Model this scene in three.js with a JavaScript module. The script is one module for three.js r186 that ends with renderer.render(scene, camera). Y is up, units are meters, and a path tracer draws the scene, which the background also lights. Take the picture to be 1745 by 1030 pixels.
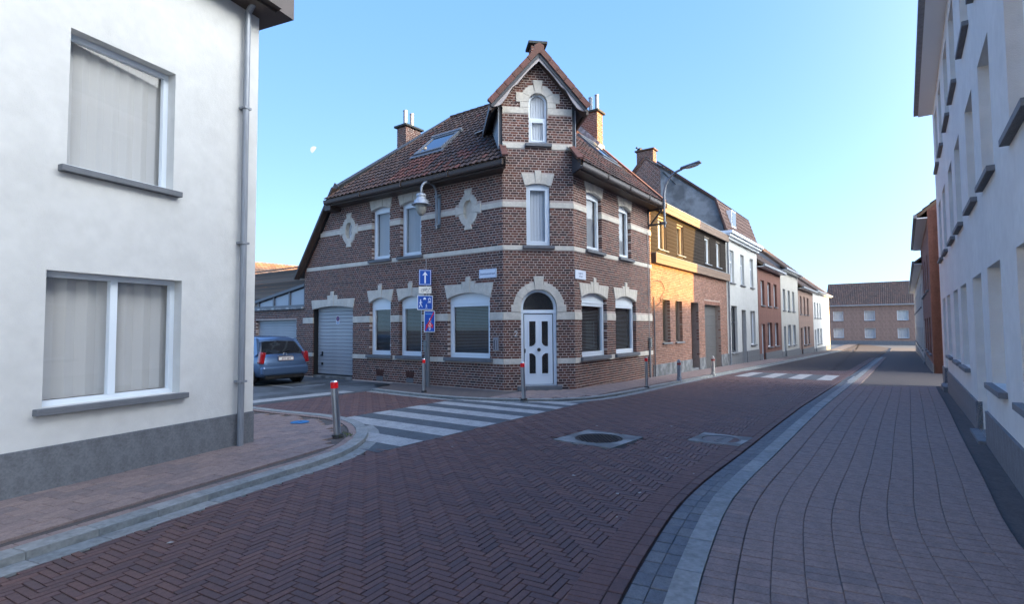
import * as THREE from 'three';
import { mergeGeometries } from 'three/addons/utils/BufferGeometryUtils.js';
import { RoundedBoxGeometry } from 'three/addons/geometries/RoundedBoxGeometry.js';
import { TessellateModifier } from 'three/addons/modifiers/TessellateModifier.js';

// ---------------------------------------------------------------- camera, sky, sun, exposure
const scene = new THREE.Scene();
const camera = new THREE.PerspectiveCamera(58.304, 1745 / 1030, 0.1, 3000);
camera.position.set(0, 1.65, 0);
camera.rotation.set(0.0488, 0, -0.00663, 'XYZ');
const SUN = { el: 7 * Math.PI / 180, x: 0.934, z: 0.356 };
const sunDir = new THREE.Vector3(SUN.x * Math.cos(SUN.el), Math.sin(SUN.el), SUN.z * Math.cos(SUN.el)).normalize();
const EXPOSURE = 4.2;
{
  const W = 512, H = 256, data = new Float32Array(W * H * 4);
  const sstep = (a, b, t) => { t = Math.min(1, Math.max(0, (t - a) / (b - a))); return t * t * (3 - 2 * t); };
  for (let j = 0; j < H; j++) for (let i = 0; i < W; i++) {
    const phi = ((i + .5) / W - .5) * 2 * Math.PI, el = ((j + .5) / H - .5) * Math.PI;
    const y = Math.sin(el), x = Math.cos(el) * Math.cos(phi), z = Math.cos(el) * Math.sin(phi);
    const yy = Math.max(0, y);
    // clear evening air: deep blue overhead, pale cyan low down, with a sunward glow added to fill shaded walls
    const a = Math.exp(-yy * 4.2);
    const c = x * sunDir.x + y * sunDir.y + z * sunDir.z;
    const fillGlow = Math.pow(Math.max(0, (1 + c) / 2), 11);
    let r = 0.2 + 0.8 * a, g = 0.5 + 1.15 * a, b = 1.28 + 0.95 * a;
    r += 25 * fillGlow; g += 25 * fillGlow; b += 23.5 * fillGlow;
    const k = y < 0 ? 1 - 0.75 * sstep(0, 0.25, -y) : 1;
    const o = (j * W + i) * 4; data[o] = r * k / EXPOSURE; data[o + 1] = g * k / EXPOSURE; data[o + 2] = b * k / EXPOSURE; data[o + 3] = 1;
  }
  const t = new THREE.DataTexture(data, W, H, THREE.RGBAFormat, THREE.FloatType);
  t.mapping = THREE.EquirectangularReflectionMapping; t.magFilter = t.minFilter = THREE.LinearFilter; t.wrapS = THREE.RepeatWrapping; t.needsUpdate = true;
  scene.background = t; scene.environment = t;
}
const sun = new THREE.DirectionalLight(new THREE.Color().setRGB(1.0, 0.58, 0.14), 5);
sun.position.copy(sunDir).multiplyScalar(160); sun.castShadow = true;
sun.shadow.mapSize.set(4096, 4096);
Object.assign(sun.shadow.camera, { left: -90, right: 90, top: 60, bottom: -40, near: 1, far: 420 });
scene.add(sun); scene.add(sun.target);
const renderer = new THREE.WebGLRenderer({ antialias: true });
renderer.toneMapping = THREE.LinearToneMapping;
renderer.toneMappingExposure = EXPOSURE;
renderer.shadowMap.enabled = true;

// ---------------------------------------------------------------- helpers
function rng(seed) { let a = seed >>> 0; return () => { a |= 0; a = a + 0x6D2B79F5 | 0; let t = Math.imul(a ^ a >>> 15, 1 | a); t = t + Math.imul(t ^ t >>> 7, 61 | t) ^ t; return ((t ^ t >>> 14) >>> 0) / 4294967296; }; }
const V3 = (x, y, z) => new THREE.Vector3(x, y, z);
const lerp = (a, b, t) => a + (b - a) * t, clamp = (v, a, b) => Math.min(b, Math.max(a, v));
const lin = (r, g, b) => new THREE.Color().setRGB(r, g, b);
const taken = {};
function numbered(n) { taken[n] = (taken[n] || 0) + 1; return taken[n] === 1 ? n : n + '_' + String(taken[n] - 1).padStart(3, '0'); }

// tileable value noise
function noiseGrid(n, seed, cells, oct) {
  const out = new Float32Array(n * n); let amp = 1, tot = 0;
  for (let o = 0; o < oct; o++) {
    const c = cells << o, r = rng(seed + o * 977), g = Float32Array.from({ length: c * c }, r);
    for (let j = 0; j < n; j++) for (let i = 0; i < n; i++) {
      const x = i / n * c, y = j / n * c, xi = x | 0, yi = y | 0; let fx = x - xi, fy = y - yi; fx = fx * fx * (3 - 2 * fx); fy = fy * fy * (3 - 2 * fy);
      const x1 = (xi + 1) % c, y1 = (yi + 1) % c;
      out[j * n + i] += amp * lerp(lerp(g[yi * c + xi], g[yi * c + x1], fx), lerp(g[y1 * c + xi], g[y1 * c + x1], fx), fy);
    }
    tot += amp; amp *= 0.6;
  }
  for (let i = 0; i < out.length; i++) out[i] /= tot;
  return out;
}
function tex(n, fn, srgb = true) {
  const d = new Uint8Array(n * n * 4);
  for (let i = 0; i < n * n; i++) { const c = fn(i); for (let k = 0; k < 3; k++) d[i * 4 + k] = clamp(c[k] * 255, 0, 255); d[i * 4 + 3] = 255; }
  const t = new THREE.DataTexture(d, n, n, THREE.RGBAFormat); t.wrapS = t.wrapT = THREE.RepeatWrapping; t.magFilter = THREE.LinearFilter; t.minFilter = THREE.LinearMipmapLinearFilter; t.generateMipmaps = true;
  if (srgb) t.colorSpace = THREE.SRGBColorSpace; t.needsUpdate = true; return t;
}
const nFine = noiseGrid(256, 5, 32, 3), nMid = noiseGrid(256, 9, 6, 5), nBig = noiseGrid(256, 21, 3, 3);
const grain = tex(256, i => { const v = 0.70 + 0.24 * nFine[i] + 0.22 * nMid[i]; return [v, v, v]; });
const grainSoft = tex(256, i => { const v = 0.82 + 0.12 * nFine[i] + 0.16 * nMid[i]; return [v, v * 0.995, v * 0.985]; });
const bumpFine = tex(256, i => { const v = nFine[i] * .6 + nMid[i] * .4; return [v, v, v]; }, false);
const stain = tex(256, i => { const s = clamp((nBig[i] * .5 + nMid[i] * .5 - .42) * 5, 0, 1), v = lerp(0.72, 1, s) * (.93 + .1 * nFine[i]); return [v, v, v * .99]; });
function rep(t, sx, sy = sx) { const c = t.clone(); c.repeat.set(sx, sy); c.needsUpdate = true; return c; }
const plasterTex = tex(256, i => { const v = .9 + .06 * nFine[i] + .06 * nMid[i]; return [v, v, v * .99]; });
const woodTex = tex(256, i => { const y = i / 256 | 0, x = i % 256; const v = .6 + .25 * nFine[y * 256 + ((x * 0.08) | 0)] + .25 * nMid[y * 256 + ((x * .25) | 0)]; return [v, v * .97, v * .94]; });
const M = (c, o = {}) => new THREE.MeshStandardMaterial({ color: Array.isArray(c) ? lin(...c) : c, roughness: .85, ...o });
const P = (c, o = {}) => new THREE.MeshPhysicalMaterial({ color: Array.isArray(c) ? lin(...c) : c, roughness: .5, ...o });

// geometry collector; uv in metres
class GB {
  constructor() { this.p = []; this.n = []; this.uv = []; this.c = []; this.i = []; this.m = null; }
  vert(v, n, u, w, c) { if (this.m) { v = v.clone().applyMatrix4(this.m); n = n.clone().transformDirection(this.m); } this.p.push(v.x, v.y, v.z); this.n.push(n.x, n.y, n.z); this.uv.push(u, w); this.c.push(c[0], c[1], c[2]); return this.p.length / 3 - 1; }
  quad(a, b, c, d, col = [1, 1, 1], uo = 0, vo = 0) {
    const e1 = b.clone().sub(a), e2 = d.clone().sub(a), n = e1.clone().cross(c.clone().sub(a)).normalize();
    const w = e1.length(), h = e2.length();
    const i0 = this.vert(a, n, uo, vo, col), i1 = this.vert(b, n, uo + w, vo, col), i2 = this.vert(c, n, uo + w, vo + h, col), i3 = this.vert(d, n, uo, vo + h, col);
    this.i.push(i0, i1, i2, i0, i2, i3);
  }
  box(x0, x1, y0, y1, z0, z1, col = [1, 1, 1], skip = '') {
    const a = V3(x0, y0, z1), b = V3(x1, y0, z1), c = V3(x1, y1, z1), d = V3(x0, y1, z1), e = V3(x0, y0, z0), f = V3(x1, y0, z0), g = V3(x1, y1, z0), h = V3(x0, y1, z0);
    const u = x0 * 1.37 + y0 * .91, v = y0 * 1.13 + x0 * .57;
    if (!skip.includes('F')) this.quad(a, b, c, d, col, u, v);
    if (!skip.includes('B')) this.quad(f, e, h, g, col, u, v);
    if (!skip.includes('L')) this.quad(e, a, d, h, col, u, v);
    if (!skip.includes('R')) this.quad(b, f, g, c, col, u, v);
    if (!skip.includes('U')) this.quad(d, c, g, h, col, u, v);
    if (!skip.includes('D')) this.quad(e, f, b, a, col, u, v);
  }
  prism(pts, z0, z1, col = [1, 1, 1]) { // polygon (ccw in x,y) pushed along z
    const tri = THREE.ShapeUtils.triangulateShape(pts.map(p => new THREE.Vector2(p[0], p[1])), []);
    for (const [z, s] of [[z1, 1], [z0, -1]]) {
      const ids = pts.map(p => this.vert(V3(p[0], p[1], z), V3(0, 0, s), p[0], p[1], col));
      for (const t of tri) s > 0 ? this.i.push(ids[t[0]], ids[t[1]], ids[t[2]]) : this.i.push(ids[t[0]], ids[t[2]], ids[t[1]]);
    }
    for (let k = 0; k < pts.length; k++) { const p = pts[k], q = pts[(k + 1) % pts.length]; this.quad(V3(p[0], p[1], z1), V3(p[0], p[1], z0), V3(q[0], q[1], z0), V3(q[0], q[1], z1), col); }
  }
  bar(a, b, w, h, col = [1, 1, 1], up = V3(0, 1, 0)) {
    const z = b.clone().sub(a), l = z.length(); z.normalize(); const x = up.clone().cross(z).normalize(), y = z.clone().cross(x); const o = this.m;
    const mm = new THREE.Matrix4().makeBasis(x, y, z).setPosition(a); this.m = o ? o.clone().multiply(mm) : mm; this.box(-w / 2, w / 2, -h / 2, h / 2, 0, l, col); this.m = o;
  }
  geo(g, m, col = [1, 1, 1]) { // add another geometry
    g = g.index ? g.toNonIndexed() : g; const mm = this.m ? (m ? this.m.clone().multiply(m) : this.m) : m; const P_ = g.attributes.position, N = g.attributes.normal, U = g.attributes.uv; const o = this.m; this.m = mm;
    for (let k = 0; k < P_.count; k++) this.i.push(this.vert(V3(P_.getX(k), P_.getY(k), P_.getZ(k)), V3(N.getX(k), N.getY(k), N.getZ(k)), U ? U.getX(k) : 0, U ? U.getY(k) : 0, col)); this.m = o;
  }
  cyl(a, b, r0, r1 = r0, seg = 14, col = [1, 1, 1], cap = true) {
    const d = b.clone().sub(a), l = d.length(); const g = new THREE.CylinderGeometry(r1, r0, l, seg, 1, !cap); g.translate(0, l / 2, 0);
    this.geo(g, new THREE.Matrix4().makeRotationFromQuaternion(new THREE.Quaternion().setFromUnitVectors(V3(0, 1, 0), d.normalize())).setPosition(a), col);
  }
  get empty() { return !this.p.length; }
  build() {
    const g = new THREE.BufferGeometry();
    g.setAttribute('position', new THREE.Float32BufferAttribute(this.p, 3)); g.setAttribute('normal', new THREE.Float32BufferAttribute(this.n, 3)); g.setAttribute('uv', new THREE.Float32BufferAttribute(this.uv, 2)); g.setAttribute('color', new THREE.Float32BufferAttribute(this.c, 3)); g.setIndex(this.i); return g;
  }
}
function put(parent, o, m) { // place o by its world matrix m under parent
  o.castShadow = o.receiveShadow = true;
  if (m) o.applyMatrix4(parent === scene ? m : new THREE.Matrix4().copy(parent.matrixWorld).invert().multiply(m));
  else if (parent !== scene) { parent.updateWorldMatrix(true, false); }
  parent.add(o); o.updateWorldMatrix(true, false); return o;
}
function part(parent, name, g, mat, m, extra) { const o = new THREE.Mesh(g instanceof GB ? g.build() : g, mat); o.name = name; if (extra) Object.assign(o.userData, extra); return put(parent, o, m || (parent === scene ? null : parent.matrixWorld)); }
function grp(parent, name, m) { const o = new THREE.Group(); o.name = name; return put(parent, o, m || parent.matrixWorld); }
function thing(name, label, category, m = new THREE.Matrix4(), group) { const o = new THREE.Group(); o.name = numbered(name); o.userData = { label, category }; if (group) o.userData.group = group; return put(scene, o, m); }
function struct(name, g, mat, m) { return part(scene, numbered(name), g, mat, m, { kind: 'structure' }); }
const T = (x, y, z) => new THREE.Matrix4().makeTranslation(x, y, z);
function frame(o, u, n, y = 0) { return new THREE.Matrix4().makeBasis(V3(u[0], 0, u[1]), V3(0, 1, 0), V3(n[0], 0, n[1])).setPosition(o[0], y, o[1]); }
const mul = (...a) => a.reduce((p, q) => p.clone().multiply(q));

// ---------------------------------------------------------------- places measured from the photograph
const L = [-0.2335, -14.515], R = [1.6992, -14.7916];
const dL = [-0.81155, -0.58429], dR = [0.58592, -0.81037], dT = [0.98991, -0.14169];
const nL = [-0.58429, 0.81155], nR = [0.81037, 0.58592], nT = [0.14169, 0.98991], uL = [-dL[0], -dL[1]];
const TW = 1.9524;
const FLm = frame(L, uL, nL), FRm = frame(R, dR, nR), FTm = frame(L, dT, nT);
const at2 = (o, a, s, b, t) => [o[0] + a[0] * s + b[0] * t, o[1] + a[1] * s + b[1] * t];
const RP = (s, off) => at2(R, dR, s, nR, off), LP = (s, off) => at2(L, dL, s, nL, off);
const gh = (x, z) => -0.018 * clamp((x - R[0]) * dR[0] + (z - R[1]) * dR[1], 0, 60); // the street falls gently to the right
const ROAD = -0.05;

// ---------------------------------------------------------------- materials
const mat = {
  brick: M([1, 1, 1], { vertexColors: true, map: rep(grain, 3.1), roughness: .9, bumpMap: rep(bumpFine, 4), bumpScale: .003 }),
  mortar: M([.52, .425, .38], { map: rep(grainSoft, 1.3), roughness: .95 }),
  stone: M([.64, .6, .53], { map: rep(grainSoft, .9), roughness: .9, bumpMap: rep(bumpFine, 3), bumpScale: .002 }),
  bluestone: M([.16, .17, .185], { map: rep(grain, 2), roughness: .75 }),
  white: P([.74, .8, .85], { roughness: .3 }),  // white joinery, slight blue tint put in for the reflected sky
  glass: P([1, 1, 1], { transmission: 1, thickness: 0, roughness: .02, ior: 1.5 }),
  patternGlass: P([.8, .82, .84], { transmission: 1, thickness: 0, roughness: .12, bumpMap: rep(bumpFine, 2), bumpScale: .02, ior: 1.5 }),
  skyglass: P([.02, .03, .04], { roughness: .03, ior: 2.2, metalness: 0 }),
  slat: M([.12, .135, .15], { roughness: .5 }),
  vslat: M([.62, .66, .7], { roughness: .7 }),
  voile: P([.62, .66, .7], { roughness: 1, transmission: .5, thickness: 0, side: THREE.DoubleSide }),
  sheathing: M([.2, .17, .14], { roughness: .9 }),
  brown: M([.07, .05, .042], { roughness: .5, map: rep(grainSoft, 1) }),
  zinc: M([.3, .32, .35], { roughness: .5, metalness: .4, map: rep(grain, 1.2) }),
  lead: M([.42, .43, .46], { roughness: .6, map: rep(stain, 1.5) }),
  slate: M([.06, .065, .075], { roughness: .6, map: rep(grain, 1.5) }),
  tile: M([1, 1, 1], { vertexColors: true, roughness: .8, map: rep(grain, 2.3), bumpMap: rep(bumpFine, 5), bumpScale: .003 }),
  steel: P([.55, .57, .6], { metalness: 1, roughness: .28, map: rep(grainSoft, 1, .2) }),
  galv: M([.3, .32, .345], { metalness: .5, roughness: .55, map: rep(grain, 2) }),
  greyMetal: M([.13, .14, .155], { roughness: .5 }),
  garage: P([.40, .425, .46], { roughness: .45, map: rep(grainSoft, .8) }),
  concrete: M([.3, .305, .3], { map: rep(stain, .6), roughness: .92, bumpMap: rep(bumpFine, 4), bumpScale: .003 }),
  kerb: M([.27, .275, .265], { map: rep(stain, .9), roughness: .92, bumpMap: rep(bumpFine, 5), bumpScale: .003 }),
  asphalt: M([.085, .1, .115], { map: rep(grain, 1.2), roughness: .9, bumpMap: rep(bumpFine, 6), bumpScale: .004 }),
  paintWhite: M([.36, .37, .37], { map: rep(grain, 1.3), roughness: .8, bumpMap: rep(bumpFine, 6), bumpScale: .003 }),
  red: P([.85, .008, .012], { roughness: .35 }),
  black: M([.012, .012, .013], { roughness: .55 }),
  plaster: M([.66, .655, .64], { map: rep(plasterTex, .25), roughness: .95, bumpMap: rep(bumpFine, 5), bumpScale: .004 }),
  plasterWhite: M([.7, .71, .71], { map: rep(grainSoft, .2), roughness: .92 }),
  render: M([.29, .3, .31], { map: rep(stain, .3), roughness: .95 }),
};
const brickTones = [[.138, .048, .032], [.114, .042, .03], [.155, .055, .036], [.094, .038, .029], [.07, .032, .028], [.17, .062, .04], [.056, .031, .029], [.124, .055, .041], [.14, .065, .05]];
const tone = (r, list = brickTones, v = .22) => { const t = list[(r() * list.length) | 0], k = 1 + (r() - .5) * 2 * v; return [t[0] * k, t[1] * k, t[2] * k]; };

// ---------------------------------------------------------------- brickwork
function spans(poly, y) { const xs = []; for (let k = 0; k < poly.length; k++) { const a = poly[k], b = poly[(k + 1) % poly.length]; if ((a[1] > y) !== (b[1] > y)) xs.push(a[0] + (y - a[1]) / (b[1] - a[1]) * (b[0] - a[0])); } xs.sort((p, q) => p - q); const o = []; for (let k = 0; k + 1 < xs.length; k += 2) o.push([xs[k], xs[k + 1]]); return o; }
function layBricks({ x0, x1, y0, y1, cut = [], course = .0696, joint = .0185, stretcher = .222, seed = 1, keep = null, tones = brickTones }) {
  const r = rng(seed), out = []; let row = 0;
  for (let y = y0; y < y1 - .02; y += course, row++) {
    const yb = y + joint / 2, yt = Math.min(y + course - joint / 2, y1); if (yt - yb < .015) continue;
    const holes = []; for (const c of cut) for (const yy of [yb + .002, (yb + yt) / 2, yt - .002]) holes.push(...spans(c, yy));
    const len = row % 2 ? stretcher / 2 : stretcher;
    let x = x0 - (row % 2 ? stretcher / 4 : (row % 4 ? stretcher / 2 : 0)) + (r() - .5) * .012;
    for (; x < x1; x += len) {
      let pieces = [[Math.max(x + joint * .42, x0), Math.min(x + len - joint * .42, x1)]]; if (pieces[0][1] - pieces[0][0] < .02) continue;
      for (const h of holes) { const nx = []; for (const p of pieces) { if (h[1] <= p[0] || h[0] >= p[1]) { nx.push(p); continue; } if (h[0] - p[0] > .025) nx.push([p[0], h[0]]); if (p[1] - h[1] > .025) nx.push([h[1], p[1]]); } pieces = nx; }
      for (const p of pieces) { const jy = (r() - .5) * .004, jx = (r() - .5) * .005; const b = { x0: p[0] + (p[0] > x0 + .001 ? jx : 0), x1: p[1] + (p[1] < x1 - .001 ? jx : 0), y0: yb + jy, y1: yt + jy, d: .003 + r() * .003, c: tone(r, tones), full: Math.abs(p[1] - p[0] - (len - joint * .84)) < .006 }; if (!keep || keep(b)) out.push(b); }
    }
  }
  return out;
}
const unitBox = (() => { const g = new RoundedBoxGeometry(1, 1, 1, 1, .06); return g; })();
const brickMats = brickTones.map(t => M(t, { map: rep(grain, .6), roughness: .9 }));
function addBricks(wall, bricks, singles, depth = .11, name = 'brick', mats = brickMats, tones = brickTones, material = mat.brick) {
  // the singles become meshes of their own, the rest one joined part
  const g = new GB(), S = new Set(singles); const r = rng(bricks.length);
  for (const b of bricks) {
    if (S.has(b)) {
      const o = new THREE.Mesh(unitBox, mats[(r() * mats.length) | 0]); o.name = name;
      put(wall, o, mul(wall.matrixWorld, T((b.x0 + b.x1) / 2, (b.y0 + b.y1) / 2, b.d - depth / 2), new THREE.Matrix4().makeScale(b.x1 - b.x0, b.y1 - b.y0, depth)));
    } else g.box(b.x0, b.x1, b.y0, b.y1, b.d - depth, b.d, b.c, 'B');
  }
  if (!g.empty) part(wall, 'brickwork', g, material, null, { kind: 'stuff' });
}
function wallGeo(outline, holes, t0, t1) {
  const sh = new THREE.Shape(outline.map(p => new THREE.Vector2(...p))); for (const h of holes) sh.holes.push(new THREE.Path(h.map(p => new THREE.Vector2(...p))));
  const g = new THREE.ExtrudeGeometry(sh, { depth: t1 - t0, bevelEnabled: false }); g.translate(0, 0, t0); return g;
}
const rect = (x0, x1, y0, y1) => [[x0, y0], [x1, y0], [x1, y1], [x0, y1]];
function archTop(x0, x1, y0, ys, rise, n = 10) { // rectangle with a segmental arch on top
  const w = (x1 - x0) / 2, cx = (x0 + x1) / 2, rad = (w * w + rise * rise) / (2 * rise), cy = ys + rise - rad, a0 = Math.asin(Math.min(1, w / rad)) * (rise > w + 1e-6 ? 1 : 1);
  const pts = [[x0, y0], [x1, y0]]; for (let k = 0; k <= n; k++) { const a = a0 - 2 * a0 * k / n; pts.push([cx + Math.sin(a) * rad, cy + Math.cos(a) * rad]); } return pts;
}
const arcY = (x, x0, x1, ys, rise) => { const w = (x1 - x0) / 2, cx = (x0 + x1) / 2, rad = (w * w + rise * rise) / (2 * rise); return ys + rise - rad + Math.sqrt(Math.max(0, rad * rad - (x - cx) ** 2)); };
const grow = (poly, d) => { const cx = poly.reduce((a, p) => a + p[0], 0) / poly.length, cy = poly.reduce((a, p) => a + p[1], 0) / poly.length; return poly.map(p => [p[0] + Math.sign(p[0] - cx) * d, p[1] + Math.sign(p[1] - cy) * d]); };
// extruded stone with a narrow chamfer
function stoneGeo(pts, z0, z1, bev = .004) { const sh = new THREE.Shape(pts.map(p => new THREE.Vector2(...p))); const g = new THREE.ExtrudeGeometry(sh, { depth: z1 - z0 - bev, bevelEnabled: true, bevelThickness: bev, bevelSize: bev, bevelOffset: -bev, bevelSegments: 1, curveSegments: 4 }); g.translate(0, 0, z0); return g; }
function lintel(house, F, x0, x1, ys, rise, top, key, mid, n = 7, spread = .1) {
  const gN = grp(house, 'lintel', F), outline = [], xb = k => lerp(x0 - .035, x1 + .035, k / n), xt = k => lerp(x0 - .035 - spread, x1 + .035 + spread, k / n);
  const yb = x => x < x0 || x > x1 ? ys : arcY(x, x0, x1, ys, rise);
  for (let k = 0; k < n; k++) {
    const c = Math.abs(k - (n - 1) / 2), tp = c < .6 ? key : (mid && c < 1.6 ? mid : top), gap = .0016, a = xb(k) + gap, b = xb(k + 1) - gap, A = xt(k) + gap, B = xt(k + 1) - gap;
    const f = (tp - ys) / (top - ys), Ax = a + (A - a) * Math.min(f, 1), Bx = b + (B - b) * Math.min(f, 1);
    const pts = [[a, yb(a)], [(a + b) / 2, yb((a + b) / 2)], [b, yb(b)], [Bx, tp], [Ax, tp]];
    part(gN, 'stone', stoneGeo(pts, -.1, .022 + (c < .6 ? .012 : 0)), mat.stone);
    outline.push(pts);
  }
  return outline;
}
function band(house, F, segs, y0, y1, proud = .018, len = 1.05) {
  const gB = grp(house, 'stone_band', F); const cuts = [];
  for (const [a, b] of segs) { const n = Math.max(1, Math.round((b - a) / len)); for (let k = 0; k < n; k++) { const p = lerp(a, b, k / n) + .0015, q = lerp(a, b, (k + 1) / n) - .0015; part(gB, 'stone', stoneGeo(rect(p, q, y0, y1), -.1, proud), mat.stone); } cuts.push(rect(a, b, y0 - .004, y1 + .004)); }
  return cuts;
}
function vSlats(parent, x0, x1, y0, y1, z, m, step = .085) { const g = new GB(); for (let x = x0; x < x1 - .01; x += step) g.quad(V3(x, y0, z), V3(Math.min(x + step * 1.04, x1), y0, z - .034), V3(Math.min(x + step * 1.04, x1), y1, z - .034), V3(x, y1, z)); return part(parent, 'vertical_blind', g, m); }
function hSlats(parent, x0, x1, y0, y1, z, m, step = .042) { const g = new GB(); for (let y = y0; y < y1 - .01; y += step) g.box(x0, x1, y, y + .0022, z - .012, z + .012), g.quad(V3(x0, y - .008, z + .012), V3(x1, y - .008, z + .012), V3(x1, y + .01, z - .012), V3(x0, y + .01, z - .012)); return part(parent, 'venetian_blind', g, m); }
function win(house, F, o) { // o: x0 x1 y0 ys rise; frame set back in the opening
  const { x0, x1, y0, ys, rise, rec = .11, fw = .075, box = 0, blind, sillOut = .1, sillH = .09, label } = o;
  const g = new GB(), z1 = -rec, z0 = z1 - .07, top = box ? box : null;
  const outer = archTop(x0, x1, y0, ys, Math.max(rise, .002));
  const yTop = top || ys + rise * .25 - .0, hx0 = x0 + fw, hx1 = x1 - fw, hy0 = y0 + fw * 1.15, hy1 = (top || ys) - fw * .85;
  g.geo(wallGeo(outer, [rect(hx0, hx1, hy0, hy1)], z0, z1));
  // sash set inside the frame
  const s = .045; g.geo(wallGeo(rect(hx0, hx1, hy0, hy1), [rect(hx0 + s, hx1 - s, hy0 + s, hy1 - s)], z0 + .01, z1 + .012));
  if (top) { g.box(x0 + .01, x1 - .01, top - .03, top + .012, z1, z1 + .022); g.box(x0 + .02, x1 - .02, top + .05, top + .056, z1, z1 + .008); }
  const w = part(house, 'window', g, mat.white, F, label ? { label } : null);
  part(w, 'pane', (() => { const q = new GB(); q.quad(V3(hx0 + s, hy0 + s, z0 + .03), V3(hx1 - s, hy0 + s, z0 + .03), V3(hx1 - s, hy1 - s, z0 + .03), V3(hx0 + s, hy1 - s, z0 + .03)); return q; })(), mat.glass);
  if (blind === 'h') hSlats(w, hx0 + .02, hx1 - .02, hy0 + .02, hy1, z0 - .05, mat.slat);
  else if (blind === 'v') vSlats(w, hx0, hx1, hy0, hy1, z0 - .04, mat.vslat);
  else if (blind === 'd') part(w, 'net_curtain', (() => { const q = new GB(), n = 22; for (let k = 0; k < n; k++) { const a = lerp(hx0, hx1, k / n), b = lerp(hx0, hx1, (k + 1) / n), za = z0 - .07 + (k % 2 ? .022 : 0), zb = z0 - .07 + (k % 2 ? 0 : .022); q.quad(V3(a, hy0, za), V3(b, hy0, zb), V3(b, hy1, zb), V3(a, hy1, za)); } return q; })(), mat.voile);
  if (sillH) part(w, 'sill', new RoundedBoxGeometry(x1 - x0 + .22, sillH, rec + sillOut, 1, .006).translate((x0 + x1) / 2, y0 - sillH / 2, (sillOut - rec) / 2), mat.bluestone);
  return w;
}

// ---------------------------------------------------------------- the ground
function sheet(poly, h, edge = 1.2) { // polygon in x,z laid on the ground at height h
  const sh = new THREE.Shape(poly.map(p => new THREE.Vector2(p[0], -p[1]))); let g = new THREE.ShapeGeometry(sh); g.rotateX(-Math.PI / 2);
  g = new TessellateModifier(edge, 7).modify(g.toNonIndexed()); const p = g.attributes.position, uv = [], nn = [];
  for (let i = 0; i < p.count; i++) { p.setY(i, h + gh(p.getX(i), p.getZ(i))); uv.push(p.getX(i), p.getZ(i)); nn.push(0, 1, 0); }
  g.setAttribute('uv', new THREE.Float32BufferAttribute(uv, 2)); g.setAttribute('normal', new THREE.Float32BufferAttribute(nn, 3)); g.computeVertexNormals(); return g;
}
const inside = (poly, x, z) => { let c = false; for (let i = 0, j = poly.length - 1; i < poly.length; j = i++) { const a = poly[i], b = poly[j]; if ((a[1] > z) !== (b[1] > z) && x < (b[0] - a[0]) * (z - a[1]) / (b[1] - a[1]) + a[0]) c = !c; } return c; };
function smooth(pts, n) { return new THREE.CatmullRomCurve3(pts.map(p => V3(p[0], 0, p[1])), false, 'centripetal').getSpacedPoints(n).map(p => [p.x, p.z]); }
function offsetLine(pts, d) { return pts.map((p, i) => { const a = pts[Math.max(0, i - 1)], b = pts[Math.min(pts.length - 1, i + 1)], l = Math.hypot(b[0] - a[0], b[1] - a[1]); return [p[0] - (b[1] - a[1]) / l * d, p[1] + (b[0] - a[0]) / l * d]; }); }
{
  const g = new THREE.PlaneGeometry(900, 900, 150, 150); g.rotateX(-Math.PI / 2); const p = g.attributes.position, uv = [];
  for (let i = 0; i < p.count; i++) { p.setY(i, -.11 + gh(p.getX(i), p.getZ(i))); uv.push(p.getX(i), p.getZ(i)); } g.setAttribute('uv', new THREE.Float32BufferAttribute(uv, 2)); g.computeVertexNormals();
  struct('ground', g, mat.asphalt);
}
// kerb lines (left to right as seen)
const houseKerb = [...smooth([[-3.9, -15.1], [-3.3, -14.6], [-2.62, -14.02], [-1.62, -13.29], [-.6, -12.85], [.27, -12.70], [1.03, -12.66], [1.74, -12.88], [2.56, -13.56], RP(2.6, 1.42), RP(4, 1.4)], 44), ...[6, 8, 10, 14, 20, 30, 60, 90].map(s => RP(s, 1.4))];
const leftKerb = smooth([[-7.6, 5.6], [-5.2, 0], [-3.5, -4.0], [-2.57, -6.20], [-2.27, -6.85], [-2.1, -7.4], [-2.07, -8.3], [-2.22, -9.05], [-2.62, -9.9], [-3.22, -10.55], [-3.95, -10.98], [-4.74, -11.4], [-7, -12.95], [-12, -16.55]], 120);
const rightGutter = smooth([[-2.4, 4.5], [-.9, .4], [.05, -2.0], [.65, -3.42], [1.06, -4.27], [1.61, -5.3], [2.13, -6.09], [3.0, -7.28], [4.6, -9.5], [7.6, -13.6], [14, -22.4], [25, -37.6], [48, -69.4]], 240);
const wallLeftEnd = LP(4.3, 0);
const housePave = [...houseKerb, RP(90, 0), R, L, wallLeftEnd];
const transA = [-5.48, -13.16], transB = [-3.9, -15.1];
const leftStreet = [transB, wallLeftEnd, LP(60, 0), LP(60, 6.5), at2(transA, dL, 38, nL, 1.0), [-7.0, -12.95], [-5.9, -12.2]];
const leftPaveInner = offsetLine(leftKerb, 0);
const leftPave = [...leftKerb, [-14, -15], [-12, 5.6]];
const rightPave = [...rightGutter, [60, -60], [40, 4.5]];
const roadPoly = [[-7.6, 5.6], ...leftKerb.slice(0, 118), [-6.0, -12.27], transA, transB, ...houseKerb, RP(90, 1.4), ...rightGutter.slice().reverse(), [-2.4, 5.6]];
const roadBed = struct('road', sheet([[-8.2, 5.6], ...leftKerb.map(p => [p[0] - .15, p[1]]), ...[[-6.2, -12.4], transA, transB], ...houseKerb.map(p => [p[0] + .1, p[1] - .1]), RP(90, 1.2), ...rightGutter.slice().reverse().map(p => [p[0] + .15, p[1]]), [-2.2, 5.6]], ROAD - .016), M([.05, .036, .034], { map: rep(grain, 1.5), roughness: .95 }));

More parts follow.
